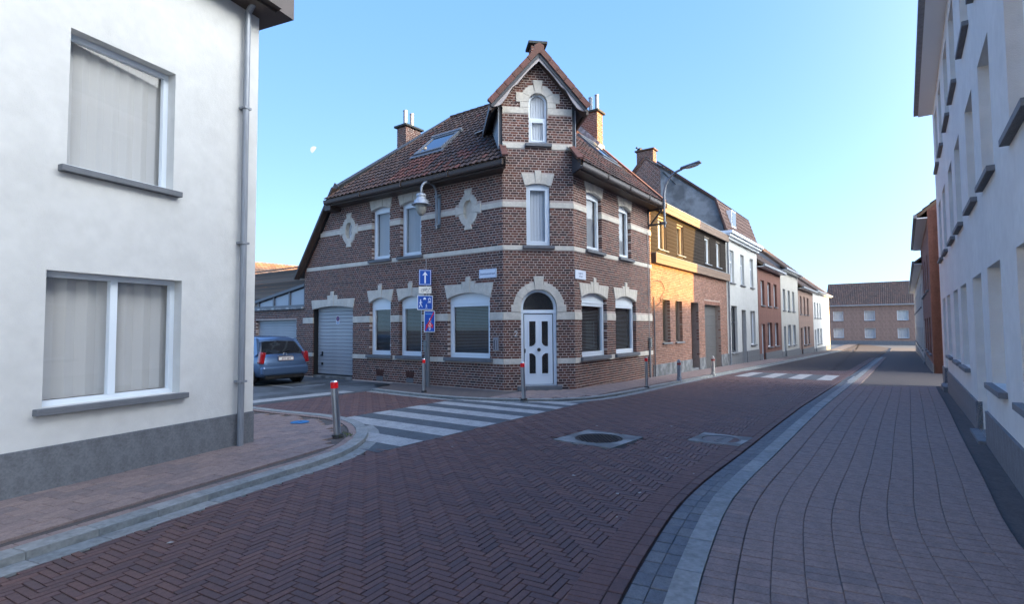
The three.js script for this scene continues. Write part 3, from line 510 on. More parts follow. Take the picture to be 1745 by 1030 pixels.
// ---- corner bay with door and gable
{
  const F = FTm, cut = [], holes = [];
  const semi = (x0, x1, y0, yc, n = 16) => { const r = (x1 - x0) / 2, cx = (x0 + x1) / 2, p = [[x0, y0], [x1, y0]]; for (let k = 0; k <= n; k++) p.push([cx + r * Math.cos(Math.PI * k / n), yc + r * Math.sin(Math.PI * k / n)]); return p; };
  // door opening
  const dO = semi(.475, 1.465, .1, 2.21); holes.push(grow(dO, .006)); cut.push(dO, rect(.475, 1.465, -.1, .11));
  // arch stones
  const arch = grp(house, 'door_arch', F), cx = .97, cy = 2.21, ri = .495, ro = .7;
  const angs = [0, 28, 55, 79, 101, 125, 152, 180];
  for (let k = 0; k < angs.length - 1; k++) { if (k === 3) { part(arch, 'key_stone', stoneGeo([[cx - .1, cy + .485], [cx + .1, cy + .485], [cx + .14, cy + .85], [cx - .14, cy + .85]], -.12, .035), mat.stone); continue; } const a0 = angs[k] * Math.PI / 180 + .003, a1 = angs[k + 1] * Math.PI / 180 - .003, pts = []; for (let i = 0; i <= 5; i++) { const a = lerp(a0, a1, i / 5); pts.push([cx + ro * Math.cos(a), cy + ro * Math.sin(a)]); } for (let i = 5; i >= 0; i--) { const a = lerp(a0, a1, i / 5); pts.push([cx + ri * Math.cos(a), cy + ri * Math.sin(a)]); } part(arch, 'stone', stoneGeo(pts, -.12, .022), mat.stone); }
  const ao = []; for (let k = 0; k <= 20; k++) ao.push([cx + .7 * Math.cos(Math.PI * k / 20), cy + .7 * Math.sin(Math.PI * k / 20)]); cut.push(ao, [[cx - .1, cy + .5], [cx + .1, cy + .5], [cx + .14, cy + .85], [cx - .14, cy + .85]]);
  for (const [a, b] of [[.215, .472], [1.468, 1.725]]) { part(arch, 'impost', stoneGeo(rect(a, b, 2.094, 2.208), -.12, .03), mat.stone); }
  cut.push(rect(.215, 1.725, 2.09, 2.28)); part(arch, 'impost', stoneGeo([[.215, 2.212], [.27, 2.212], [.273, 2.28], [.215, 2.28]], -.12, .03), mat.stone); part(arch, 'impost', stoneGeo([[1.67, 2.212], [1.725, 2.212], [1.725, 2.28], [1.667, 2.28]], -.12, .03), mat.stone);
  // step
  part(house, 'door_step', new RoundedBoxGeometry(1.2, .12, .34, 1, .01).translate(.97, .045, -.06), mat.bluestone, F); cut.push(rect(.36, 1.58, -.1, .11));
  // door
  const z = -.1, df = part(house, 'door_frame', (() => { const g = new GB(); g.geo(wallGeo(semi(.475, 1.465, .105, 2.21), [rect(.56, 1.385, .12, 2.05), (() => { const p = [[.55, 2.15], [1.4, 2.15]]; for (let k = 0; k <= 14; k++) p.push([.975 + .425 * Math.cos(Math.PI * k / 14), 2.2 + .435 * Math.sin(Math.PI * k / 14)]); return p; })()], z - .08, z)); g.box(.56, 1.385, 2.06, 2.09, z, z + .012); return g; })(), mat.white, F);
  part(df, 'fanlight_pane', (() => { const p = []; for (let k = 0; k <= 14; k++) p.push(new THREE.Vector2(.975 + .43 * Math.cos(Math.PI * k / 14), 2.2 + .44 * Math.sin(Math.PI * k / 14))); p.push(new THREE.Vector2(.545, 2.14), new THREE.Vector2(1.405, 2.14)); const g = new THREE.ShapeGeometry(new THREE.Shape(p)); g.translate(0, 0, z - .04); return g; })(), mat.patternGlass);
  const hexHole = (x0, x1, y0, y1, corner) => { const c = .1; // one corner cut away towards the knob
    const p = { br: [[x0, y0], [x1 - c, y0], [x1 - c * .35, y0 + c * .4], [x1, y0 + c], [x1, y1], [x0, y1]], bl: [[x0 + c, y0], [x1, y0], [x1, y1], [x0, y1], [x0, y0 + c], [x0 + c * .35, y0 + c * .4]], tr: [[x0, y0], [x1, y0], [x1, y1 - c], [x1 - c * .35, y1 - c * .4], [x1 - c, y1], [x0, y1]], tl: [[x0, y0], [x1, y0], [x1, y1], [x0 + c, y1], [x0 + c * .35, y1 - c * .4], [x0, y1 - c]] }; return p[corner]; };
  const hs = [hexHole(.715, .895, 1.16, 1.84, 'br'), hexHole(1.06, 1.24, 1.16, 1.84, 'bl'), hexHole(.715, .895, .42, .97, 'tr'), hexHole(1.06, 1.24, .42, .97, 'tl')];
  const door = part(house, 'door', wallGeo(rect(.585, 1.36, .135, 2.03), hs, z - .07, z - .012), mat.white, F);
  const dg = mat.patternGlass;
  for (const h of hs) { part(door, 'moulding', wallGeo(grow(h, .028), [h], z - .014, z + .004), mat.white); const g = new THREE.ShapeGeometry(new THREE.Shape(grow(h, .004).map(p => new THREE.Vector2(...p)))); g.translate(0, 0, z - .04); part(door, 'pane', g, dg); }
  part(door, 'knob', new THREE.SphereGeometry(.05, 18, 12).scale(1, 1, .6).translate(.975, 1.07, z + .03), mat.black);
  part(door, 'lock', new RoundedBoxGeometry(.03, .11, .02, 1, .006).translate(.6, 1.04, z - .005), mat.black);
  // window over the door
  { const p = archTop(.645, 1.3, 3.88, 5.54, .06); holes.push(grow(p, .008)); cut.push(p); cut.push(...lintel(house, F, .645, 1.3, 5.54, .06, 5.875, 5.955, 0, 5, .1)); win(house, F, { x0: .645, x1: 1.3, y0: 3.895, ys: 5.54, rise: .058, blind: 'v', sillH: .085, rec: .07 }); cut.push(rect(.535, 1.42, 3.8, 3.9)); }
  // round-headed gable window
  { const p = semi(.735, 1.245, 6.71, 7.875); holes.push(grow(p, .006)); cut.push(p);
    const zz = -.09, w = part(house, 'window', (() => { const g = new GB(); const inner = semi(.785, 1.195, 7.46, 7.885, 14), low = rect(.785, 1.195, 6.79, 7.38); g.geo(wallGeo(semi(.735, 1.245, 6.715, 7.875), [inner, low], zz - .07, zz)); g.geo(wallGeo(rect(.79, 1.19, 6.8, 7.37), [rect(.83, 1.15, 6.84, 7.33)], zz - .06, zz + .012)); return g; })(), mat.white, F);
    part(w, 'pane', (() => { const g = new GB(); g.quad(V3(.79, 6.8, zz - .04), V3(1.19, 6.8, zz - .04), V3(1.19, 7.37, zz - .04), V3(.79, 7.37, zz - .04)); return g; })(), mat.glass);
    part(w, 'pane', (() => { const g = new THREE.ShapeGeometry(new THREE.Shape(semi(.78, 1.2, 7.45, 7.88, 14).map(q => new THREE.Vector2(...q)))); g.translate(0, 0, zz - .04); return g; })(), mat.glass);
    vSlats(w, .76, 1.22, 6.75, 8.12, zz - .1, mat.vslat, .07);
    part(w, 'sill', new RoundedBoxGeometry(.74, .09, .2, 1, .006).translate(.99, 6.665, 0), mat.bluestone); cut.push(rect(.62, 1.36, 6.61, 6.72));
    const sr = grp(house, 'window_surround', F), c = [.99, 7.875]; const as = [0, 32, 74, 106, 148, 180];
    for (let k = 0; k < 5; k++) { if (k === 2) { part(sr, 'key_stone', stoneGeo([[.915, 8.12], [1.065, 8.12], [1.13, 8.49], [.85, 8.49]], -.1, .035), mat.stone); continue; } const a0 = as[k] * Math.PI / 180 + .004, a1 = as[k + 1] * Math.PI / 180 - .004, pts = [], ex = k === 0 || k === 4; for (let i = 0; i <= 5; i++) { const a = lerp(a0, a1, i / 5), ro2 = .5; pts.push([c[0] + ro2 * Math.cos(a), c[1] + ro2 * Math.sin(a)]); } for (let i = 5; i >= 0; i--) { const a = lerp(a0, a1, i / 5); pts.push([c[0] + .256 * Math.cos(a), c[1] + .256 * Math.sin(a)]); } part(sr, 'stone', stoneGeo(pts, -.1, .022), mat.stone); }
    for (const s of [-1, 1]) part(sr, 'shoulder_stone', stoneGeo(s > 0 ? rect(1.43, 1.6, 7.86, 8.12) : rect(.38, .55, 7.86, 8.12), -.1, .028), mat.stone);
    for (const [a, b] of [[.49, .73], [1.25, 1.49]]) part(sr, 'stone', stoneGeo(rect(a, b, 7.714, 7.872), -.1, .022), mat.stone);
    const so = []; for (let k = 0; k <= 16; k++) so.push([.99 + .5 * Math.cos(Math.PI * k / 16), 7.875 + .5 * Math.sin(Math.PI * k / 16)]); cut.push(so, rect(.49, 1.49, 7.7, 7.875), rect(.38, .55, 7.86, 8.12), rect(1.43, 1.6, 7.86, 8.12), [[.915, 8.12], [1.065, 8.12], [1.13, 8.49], [.85, 8.49]]);
  }
  cut.push(...band(house, F, [[0, .474], [1.466, TW]], Y.a0, Y.a1), ...band(house, F, [[0, .474], [1.466, TW]], Y.b0, Y.b1), ...band(house, F, [[0, .535], [1.42, TW]], Y.c0, Y.c1), ...band(house, F, [[0, .645], [1.3, TW]], Y.d0, Y.d1), ...band(house, F, [[0, .62], [1.36, TW]], Y.e0, Y.e1), ...band(house, F, [[0, .73], [1.25, TW]], Y.f0, Y.f1));
  const gab = [[0, -.3], [TW, -.3], [TW, 7.93], [.976, 9.02], [0, 7.93]];
  cut.push([[-.2, 7.7], [-.2, 9.6], [.976, 9.6], [.976, 8.98]], [[TW + .2, 7.7], [.976, 8.98], [.976, 9.6], [TW + .2, 9.6]]);
  const w = part(house, 'wall', wallGeo(gab, holes, -.3, 0), mat.mortar, F);
  const b = layBricks({ x0: -.003, x1: TW + .003, y0: -.005, y1: 9.0, cut, seed: 31 }); b.forEach(q => q.k = Math.abs(q.y0 - 1.6)); w.userData.bricks = b; allBricks.push(w);
}
{
  const q = [40, 40, 220]; allBricks.forEach((w, i) => { const b = w.userData.bricks; delete w.userData.bricks; addBricks(w, b, singlesFor(b, q[i])); });
}
// ---- rear and end walls so that the house is closed
{
  const plain = M([.11, .055, .045], { map: rep(grain, 1), roughness: .9 });
  part(house, 'rear_wall', (() => { const g = new GB(); g.box(-9.06, 1.4, -.2, 6.2, -6.97, -6.7); g.box(-9.06, -8.78, -.2, 3.72, -6.7, -.3); return g; })(), plain, FLm);
  part(house, 'gable_wall', (() => { const g = new GB(); g.prism([[-6.0, -.2], [-.02, -.2], [-.02, 6.2], [-3.1, 9.3], [-6.0, 6.2]], -.28, 0); return g; })(), plain, mul(FRm, T(5.62, 0, 0), new THREE.Matrix4().makeRotationY(Math.PI / 2), new THREE.Matrix4().makeScale(-1, 1, 1)).clone().multiply(T(0, 0, 0)));
}
// ---- roofs
const tileTones = [[.088, .055, .044], [.078, .05, .041], [.1, .06, .046], [.07, .047, .041], [.094, .064, .053], [.112, .062, .047]];
const redTones = [[.165, .062, .043], [.15, .058, .042], [.18, .07, .048]];
function tileShape(w, l) { // pantile: roll on one side, pan on the other, seen from above; x across, y up the slope
  const g = new GB(), n = 6, prof = t => .014 * Math.sin(t * Math.PI * 2 - .5) + (t > .86 ? (t - .86) * .12 : 0), th = .018; const P0 = (t, v) => V3((t - .5) * w * 1.06, v * l - .035, prof(t) + (1 - v) * .03 + .008);
  for (let k = 0; k < n; k++) { const a = k / n, b = (k + 1) / n; g.quad(P0(a, 0), P0(b, 0), P0(b, 1.12), P0(a, 1.12)); const d = V3(0, .002, -th); g.quad(P0(a, 0).add(d), P0(b, 0).add(d), P0(b, 0), P0(a, 0)); }
  g.quad(P0(0, 0).add(V3(0, .002, -th)), P0(0, 0), P0(0, 1.12), P0(0, 1.12).add(V3(0, 0, -th)));
  return g;
}
function tileRoof(roof, F, { y0, k, z0, z1, xmin, xmax, w = .205, l = .27, seed = 5, own = 0, near = 0, red = null, holes = [], tones = tileTones }) {
  // plane rises from (y0,z0) towards z1 with slope k in the frame F
  const sl = Math.hypot(1, k), bMax = (z0 - z1) * sl, r = rng(seed), ts = tileShape(w, l); const base = ts.build(); const bp = base.attributes.position, bn = base.attributes.normal, bu = base.attributes.uv, bi = base.index.array;
  const up = V3(0, k / sl, -1 / sl), no = V3(0, 1 / sl, k / sl), pos = [], nor = [], uv = [], col = [], idx = []; const cand = []; const tiles = [];
  for (let b = 0; b < bMax - .05; b += l) for (let x = Math.floor(-14 / w) * w; x < 14; x += w) {
    const z = z0 - (b + l / 2) / sl, lo = xmin(z), hi = xmax(z); if (x + w / 2 < lo || x - w / 2 > hi) continue; if (holes.some(h => x > h[0] && x < h[1] && z < h[2] && z > h[3])) continue;
    const full = x - w / 2 > lo + .06 && x + w / 2 < hi - .06; tiles.push({ x, b, full, c: tone(r, red && red(x, z, r) ? redTones : tones, .18), j: (r() - .5) * .006, ry: (r() - .5) * .02 });
  }
  const ownSet = new Set(tiles.filter(t => t.full).sort((p, q) => Math.abs(p.x - near) + p.b * .5 - Math.abs(q.x - near) - q.b * .5).slice(0, own));
  const m4 = new THREE.Matrix4();
  for (const t of tiles) {
    const o = V3(t.x, y0 + t.b * k / sl, z0 - t.b / sl).addScaledVector(no, t.j); m4.makeBasis(V3(1, 0, 0), up, no).setPosition(o);
    if (ownSet.has(t)) { const q = new THREE.Mesh(base, singleTile(t.c)); q.name = 'roof_tile'; put(roof, q, mul(F, m4)); continue; }
    const v0 = pos.length / 3, v = V3(), n = V3();
    for (let i = 0; i < bp.count; i++) { v.fromBufferAttribute(bp, i).applyMatrix4(m4); const zz = v.z; v.x = clamp(v.x, xmin(zz), xmax(zz)); n.fromBufferAttribute(bn, i).transformDirection(m4); pos.push(v.x, v.y, v.z); nor.push(n.x, n.y, n.z); uv.push(bu.getX(i) + t.x * .3, bu.getY(i) + t.b * .3); col.push(...t.c); }
    for (const i of bi) idx.push(v0 + i);
  }
  const g = new THREE.BufferGeometry(); g.setAttribute('position', new THREE.Float32BufferAttribute(pos, 3)); g.setAttribute('normal', new THREE.Float32BufferAttribute(nor, 3)); g.setAttribute('uv', new THREE.Float32BufferAttribute(uv, 2)); g.setAttribute('color', new THREE.Float32BufferAttribute(col, 3)); g.setIndex(idx);
  part(roof, 'roof_tile_field', g, mat.tile, F, { kind: 'stuff' });
}
const stm = {}; function singleTile(c) { const k = c.map(v => Math.round(v * 60)).join(); return stm[k] ||= M([+c[0].toFixed(3), +c[1].toFixed(3), +c[2].toFixed(3)], { roughness: .8, map: rep(grain, 2.3) }); }
function ridge(parent, a, b, F, name = 'ridge_tile', len = .33, rad = .11, tones = tileTones) { // half-round tiles from a to b
  const d = b.clone().sub(a), n = Math.max(1, Math.round(d.length() / len)), r = rng(n * 7 + 3); d.normalize(); const x = V3(0, 1, 0).cross(d).normalize(), y = d.clone().cross(x);
  for (let k = 0; k < n; k++) { const p = a.clone().lerp(b, k / n); const l = a.distanceTo(b) / n; const g = new THREE.CylinderGeometry(rad * .88, rad * 1.16, l * 1.08, 12, 1, true, -Math.PI / 2, Math.PI); g.rotateX(Math.PI / 2); g.translate(0, 0, l / 2); const t = tone(r, tones, .15); part(parent, name, g, singleTileD(t), mul(F, new THREE.Matrix4().makeBasis(x, y, d).setPosition(p))); }
}
const stD = {}; function singleTileD(c) { const k = c.map(v => Math.round(v * 40)).join(); return stD[k] ||= M(c, { roughness: .82, map: rep(grain, 2), side: THREE.DoubleSide }); }
const slab = (pts, t = .1) => { const g = new GB(); const a = pts.map(p => V3(...p)); const n = a[1].clone().sub(a[0]).cross(a[2].clone().sub(a[0])).normalize().multiplyScalar(-t); const b = a.map(p => p.clone().add(n)); for (let i = 1; i + 1 < a.length; i++) { g.quad(a[0], a[i], a[i + 1], a[i + 1]); g.quad(b[0], b[i + 1], b[i], b[i]); } for (let i = 0; i < a.length; i++) { const j = (i + 1) % a.length; g.quad(b[i], b[j], a[j], a[i]); } return g; };
const RH = 9.65, EH = 6.1, kL = (RH - EH) / 3.9, kR = (RH - EH) / 3.6;
const under = M([.2, .15, .11], { roughness: .85, map: rep(woodTex, 1) });
{
  // left slope (frame FLm: x to the right along the facade, z outwards)
  const F = FLm, hipX = z => -7.15 + (.5 - z) / 3.9 * 2.27;
  const tw = z => z > -1.2 ? .9625 * z : Math.min(.9625 * -1.2 - .1, (.97 - (9.15 - (EH + kL * (.5 - z))) / 1.145 + .06 + .69 * z) / .72);
  const roof = part(house, 'roof', slab([[-7.15, EH - .02, .5], [.46, EH - .02, .5], [-1.18, EH + kL * 1.7 - .02, -1.2], [-1.7, RH - .03, -3.4], [-4.88, RH - .03, -3.4]], .07), under, F);
  const red = (x, z, r) => (x > -4.25 && x < -2.75 && z > -.62 && z < .3 && r() < .9) || (x > -2.3 && x < -.9 && z > -.35 + (x + 2.3) * -.2 && z < .5 && r() < .33) || r() < .03;
  tileRoof(roof, F, { y0: EH, k: kL, z0: .5, z1: -3.4, xmin: hipX, xmax: tw, seed: 3, own: 180, near: -2.6, red, holes: [[-4.3, -3.0, -.86, -1.78]] });
  ridge(roof, V3(-4.88, RH + .02, -3.4), V3(-1.9, RH + .02, -3.4), F);
  ridge(roof, V3(-7.12, EH + .05, .46), V3(-4.88, RH + .02, -3.4), F, 'hip_tile');
  // red verge tiles where the slope stops at the corner bay
  { const a = V3(.46, EH + .04, .5), b = V3(-.04, EH + kL * .55 + .05, -.05); for (let k = 0; k < 3; k++) { const g = new GB(); g.bar(a.clone().lerp(b, k / 3), a.clone().lerp(b, (k + .97) / 3), .17, .06); part(roof, 'verge_tile', g, singleTileD([.15, .062, .048]), F); } }
  // steep left end and rear slopes
  part(house, 'end_roof', slab([[-9.3, 3.55, .22], [-7.15, 6.5, .22], [-4.88, RH - .02, -3.4], [-7.2, 6.45, -7.3], [-9.3, 3.55, -7.3]].reverse(), .12), mat.slate, F);
  part(house, 'rear_roof', slab([[-4.88, RH - .03, -3.4], [-1.2, RH - .03, -3.4], [-1.2, EH, -7.3], [-7.15, EH, -7.3]], .1), mat.slate, F);
  // verge boards along the steep end
  const vb = new GB(); vb.bar(V3(-9.28, 3.5, .2), V3(-7.05, 6.52, .2), .05, .22, [1, 1, 1], V3(0, 0, 1)); vb.bar(V3(-9.3, 3.62, .12), V3(-7.05, 6.66, .12), .26, .06, [1, 1, 1], V3(0, 0, 1)); part(house, 'verge_board', vb, mat.brown, F);
  part(house, 'verge_bracket', (() => { const g = new GB(); g.box(-7.3, -6.98, 5.72, 6.0, .0, .44); return g; })(), mat.brown, F);
  // boxed eaves and gutter
  part(house, 'soffit', (() => { const g = new GB(); g.prism([[-7.1, 0], [-.0, 0], [.36, .42], [-7.1, .42]].map(p => [p[0], p[1]]), 0, .04); return g; })(), mat.brown, mul(F, T(0, 5.9, 0), new THREE.Matrix4().makeRotationX(Math.PI / 2)));
  const gut = grp(house, 'gutter', F); const prof = new THREE.Shape(); prof.moveTo(0, 0); prof.lineTo(.1, 0); prof.quadraticCurveTo(.14, .02, .14, .1); prof.lineTo(.15, .14); prof.lineTo(.13, .14); prof.lineTo(.12, .05); prof.lineTo(.02, .04); prof.lineTo(0, .2);
  const N = 4; for (let k = 0; k < N; k++) { const x0 = lerp(-7.2, .42, k / N), x1 = lerp(-7.2, .42, (k + 1) / N); const g = new THREE.ExtrudeGeometry(prof, { depth: x1 - x0 - .004, bevelEnabled: false, curveSegments: 4 }); g.rotateY(-Math.PI / 2); g.scale(-1, 1, 1); part(gut, 'gutter_length', fixFlip(g), mat.brown, mul(F, T(x0, 5.9, .42))); part(gut, 'gutter_clip', new RoundedBoxGeometry(.03, .16, .17, 1, .004).translate(x1 - .02, 5.98, .5), mat.brown); }
  part(house, 'eave_end_panel', (() => { const g = new GB(); const a = V3(.01, 5.9, .0), b = V3(.44, 5.88, .5), c = V3(.46, 6.1, .52), d = V3(-.0, 6.66, -.0); g.quad(a, b, c, d); return g; })(), M([.06, .065, .075], { side: THREE.DoubleSide, roughness: .5 }), mul(F, T(.03, 0, 0)));
  // roof window
  roofWindow(F, -3.65, -.86, -1.78, 1.24, EH, kL, 'left');
  // flashing where the bay cheek meets the tiles
  part(house, 'flashing', (() => { const g = new GB(); for (let k = 0; k < 5; k++) { const z = -.0 - k * .25, y = EH + kL * (.5 - z) + .07; g.bar(V3(.9625 * z - .05, y, z), V3(.9625 * (z - .25) - .05, y + kL * .25, z - .25), .16, .02); } g.bar(V3(-1.45, EH + kL * 1.7 + .1, -1.2), V3(-1.85, EH + kL * 1.62 + .1, -1.12), .16, .03); return g; })(), mat.lead, F);
}
function fixFlip(g) { g = g.index ? g.toNonIndexed() : g; const p = g.attributes.position, n = g.attributes.normal, u = g.attributes.uv; for (let i = 0; i < p.count; i += 3) for (const a of [p, n, u]) { const s = a.itemSize; for (let k = 0; k < s; k++) { const t = a.array[(i + 1) * s + k]; a.array[(i + 1) * s + k] = a.array[(i + 2) * s + k]; a.array[(i + 2) * s + k] = t; } } g.computeVertexNormals(); return g; }
function roofWindow(F, cx, z0, z1, w, y0, k, which) {
  const sl = Math.hypot(1, k), len = (z0 - z1) * sl, m = mul(F, new THREE.Matrix4().makeBasis(V3(1, 0, 0), V3(0, k / sl, -1 / sl), V3(0, 1 / sl, k / sl)).setPosition(V3(cx, y0 + k * (.5 - z0), z0)));
  const g = new GB(); g.geo(wallGeo(rect(-w / 2, w / 2, 0, len), [rect(-w / 2 + .1, w / 2 - .1, .1, len - .12)], -.02, .1)); g.box(-w / 2 - .05, w / 2 + .05, len - .02, len + .1, 0, .13); g.box(-w / 2 - .12, w / 2 + .12, -.16, 0, .035, .05);
  const rw = part(house, 'roof_window', g, mat.greyMetal, m); part(rw, 'pane', (() => { const q = new GB(); q.box(-w / 2 + .08, w / 2 - .08, .08, len - .1, .05, .075); return q; })(), mat.skyglass);
}
{
  // right slope
  const F = FRm, tw = z => z > -1.2 ? -.9625 * z : Math.max(.9625 * 1.2 + .1, -(.97 - (9.15 - (EH + kR * (.5 - z))) / 1.145 + .06 + .69 * z) / .72);
  const roof = part(house, 'roof', slab([[-.46, EH - .02, .5], [5.74, EH - .02, .5], [5.74, RH - .03, -3.1], [1.5, RH - .03, -3.1], [1.18, EH + kR * 1.7 - .02, -1.2]], .07), under, F);
  tileRoof(roof, F, { y0: EH, k: kR, z0: .5, z1: -3.1, xmin: tw, xmax: () => 5.78, seed: 9, own: 120, near: 2, red: (x, z, r) => r() < .3, holes: [[3.62, 4.84, -.9, -1.78]] });
  ridge(roof, V3(1.6, RH + .02, -3.1), V3(5.7, RH + .02, -3.1), F);
  // verge tiles along the far end
  { const a = V3(5.68, EH + .06, .5), b = V3(5.68, RH + .06, -3.1), n = 16; for (let i = 0; i < n; i++) { const g = new GB(); g.bar(a.clone().lerp(b, i / n), a.clone().lerp(b, (i + 1.05) / n), .3, .1); part(roof, 'verge_tile', g, singleTileD([.15, .07, .052]), F); } }
  { const a = V3(-.46, EH + .04, .5), b = V3(.04, EH + kR * .55 + .05, -.05); for (let i = 0; i < 3; i++) { const g = new GB(); g.bar(a.clone().lerp(b, i / 3), a.clone().lerp(b, (i + .97) / 3), .17, .06); part(roof, 'verge_tile', g, singleTileD([.15, .062, .048]), F); } }
  part(house, 'rear_roof', slab([[5.74, RH - .03, -3.1], [5.74, EH, -6.7], [1.6, EH, -6.7], [1.6, RH - .03, -3.1]].reverse(), .1), mat.slate, F);
  part(house, 'soffit', (() => { const g = new GB(); g.prism([[0, 0], [5.7, 0], [5.7, .42], [-.36, .42]], 0, .04); return g; })(), mat.brown, mul(F, T(0, 5.9, 0), new THREE.Matrix4().makeRotationX(Math.PI / 2)));
  const gut = grp(house, 'gutter', F); const prof = new THREE.Shape(); prof.moveTo(0, 0); prof.lineTo(.1, 0); prof.quadraticCurveTo(.14, .02, .14, .1); prof.lineTo(.15, .14); prof.lineTo(.13, .14); prof.lineTo(.12, .05); prof.lineTo(.02, .04); prof.lineTo(0, .2);
  const N = 4; for (let k = 0; k < N; k++) { const x0 = lerp(-.42, 5.76, k / N), x1 = lerp(-.42, 5.76, (k + 1) / N); const g = new THREE.ExtrudeGeometry(prof, { depth: x1 - x0 - .004, bevelEnabled: false, curveSegments: 4 }); g.rotateY(-Math.PI / 2); g.scale(-1, 1, 1); part(gut, 'gutter_length', fixFlip(g), M([.12, .11, .11], { roughness: .5, map: rep(grainSoft, 1) }), mul(F, T(x0, 5.9, .42))); part(gut, 'gutter_clip', new RoundedBoxGeometry(.03, .16, .17, 1, .004).translate(x1 - .02, 5.98, .5), mat.brown); }
  part(house, 'eave_end_panel', (() => { const g = new GB(); g.quad(V3(-.01, 5.9, .0), V3(-.44, 5.88, .5), V3(-.46, 6.1, .52), V3(.0, 6.66, 0)); return g; })(), M([.06, .065, .075], { side: THREE.DoubleSide, roughness: .5 }), mul(F, T(-.03, 0, 0)));
  roofWindow(F, 4.23, -.9, -1.78, 1.16, EH, kR, 'right');
  part(house, 'flashing', (() => { const g = new GB(); for (let k = 0; k < 5; k++) { const z = -k * .25, y = EH + kR * (.5 - z) + .07; g.bar(V3(-.9625 * z + .05, y, z), V3(-.9625 * (z - .25) + .05, y + kR * .25, z - .25), .16, .02); } return g; })(), mat.lead, F);
}
{
  // gabled roof of the corner bay (frame FTm)
  const F = FTm, cx = .976, kt = 1.145, front = .34, back = -3.6, top = 9.12, half = 1.33, bot = top - kt * half, th = Math.hypot(1, kt);
  for (const s of [-1, 1]) {
    const a = [[cx, top, front], [cx, top, back], [cx + s * half, bot, back], [cx + s * half, bot, front]];
    const roof = part(house, 'bay_roof', slab(s < 0 ? a : a.slice().reverse(), .08), mat.slate, F);
    const N = 6; for (let k = 0; k < N; k++) { const A = V3(cx + s * (.08 + (half - .05) * k / N), top - kt * (.08 + (half - .05) * k / N) + .1, front - .02), B = V3(cx + s * (.08 + (half - .05) * (k + .985) / N), top - kt * (.08 + (half - .05) * (k + .985) / N) + .1 + .012, front - .02); const g = new GB(); g.bar(A, B, .15, .13, [1, 1, 1], V3(0, 0, 1)); part(roof, 'verge_tile', g, singleTileD(k % 2 ? [.17, .075, .06] : [.155, .07, .055]), F); }
    // rows of tiles on the slope
    const rows = new GB(); for (let k = 0; k < 6; k++) for (let j = 0; j < 16; j++) { const d0 = half * k / 6, d1 = half * (k + 1.05) / 6, zz = front - .12 - j * .21; rows.quad(...(s < 0 ? (q => q) : (q => q.reverse()))([V3(cx + s * d1, top - kt * d1 + .05, zz), V3(cx + s * d0, top - kt * d0 + .03, zz), V3(cx + s * d0, top - kt * d0 + .03, zz - .2), V3(cx + s * d1, top - kt * d1 + .05, zz - .2)]), tone(rng(k * 31 + j), tileTones)); } part(roof, 'roof_tile_field', rows, mat.tile, F, { kind: 'stuff' });
    // scalloped barge board
    const pts = [], M_ = 40; for (let k = 0; k <= M_; k++) { const d = half * .985 * k / M_; pts.push([cx + s * d, top - kt * d + .04]); }
    const lowr = []; for (let k = M_; k >= 0; k--) { const f = k / M_, d = half * .985 * f; const scal = f < .06 ? .26 : f < .46 ? .25 - .1 * Math.sin((f - .06) / .4 * Math.PI) * .3 : f < .56 ? .25 - .06 * ((f - .46) / .1) : .19 + .13 * Math.sin((f - .56) / .44 * Math.PI) * 1.0 - .09 * Math.max(0, (f - .8) / .2); lowr.push([cx + s * d, Math.min(top - kt * d + .03, top - kt * d + .04 - scal)]); }
    let poly = [...pts, ...lowr]; if (THREE.ShapeUtils.area(poly.map(p => new THREE.Vector2(...p))) < 0) poly = poly.reverse();
    part(house, 'barge_board', (() => { const g = new GB(); g.prism(poly, front - .07, front - .03); return g; })(), M([.46, .42, .42], { map: rep(grainSoft, .8), roughness: .8 }), F);
    part(house, 'bay_soffit', slab(s < 0 ? [[cx + s * half, bot - .1, front - .07], [cx, top - .1, front - .07], [cx, top - .1, 0], [cx + s * half, bot - .1, 0]] : [[cx, top - .1, front - .07], [cx + s * half, bot - .1, front - .07], [cx + s * half, bot - .1, 0], [cx, top - .1, 0]], .02), mat.brown, F);
    // slate-hung cheek
    const xx = s < 0 ? 0 : TW; part(house, 'bay_cheek', (() => { const g = new GB(); g.box(xx - .1, xx + .1, 5.9, bot + .25, -3.2, -.05); return g; })(), mat.slate, F);
    part(house, 'cheek_edge', (() => { const g = new GB(); g.box(xx + s * .1 - .012, xx + s * .1 + .012, 6.4, 7.7, -1.3, -.02); return g; })(), mat.zinc, F);
    part(house, 'eave_board', (() => { const g = new GB(); g.box(cx + s * half - .03, cx + s * half + .03, bot - .13, bot + .03, -2.6, front - .04); return g; })(), mat.brown, F);
  }
  ridge(house, V3(cx, top + .06, front - .05), V3(cx, top + .06, back), F, 'ridge_tile', .36, .12, [[.16, .07, .056]]);
  part(house, 'ridge_end_tile', new THREE.CylinderGeometry(.15, .15, .05, 6).rotateX(Math.PI / 2).translate(cx, top + .11, front), singleTileD([.16, .07, .056]), F);
}
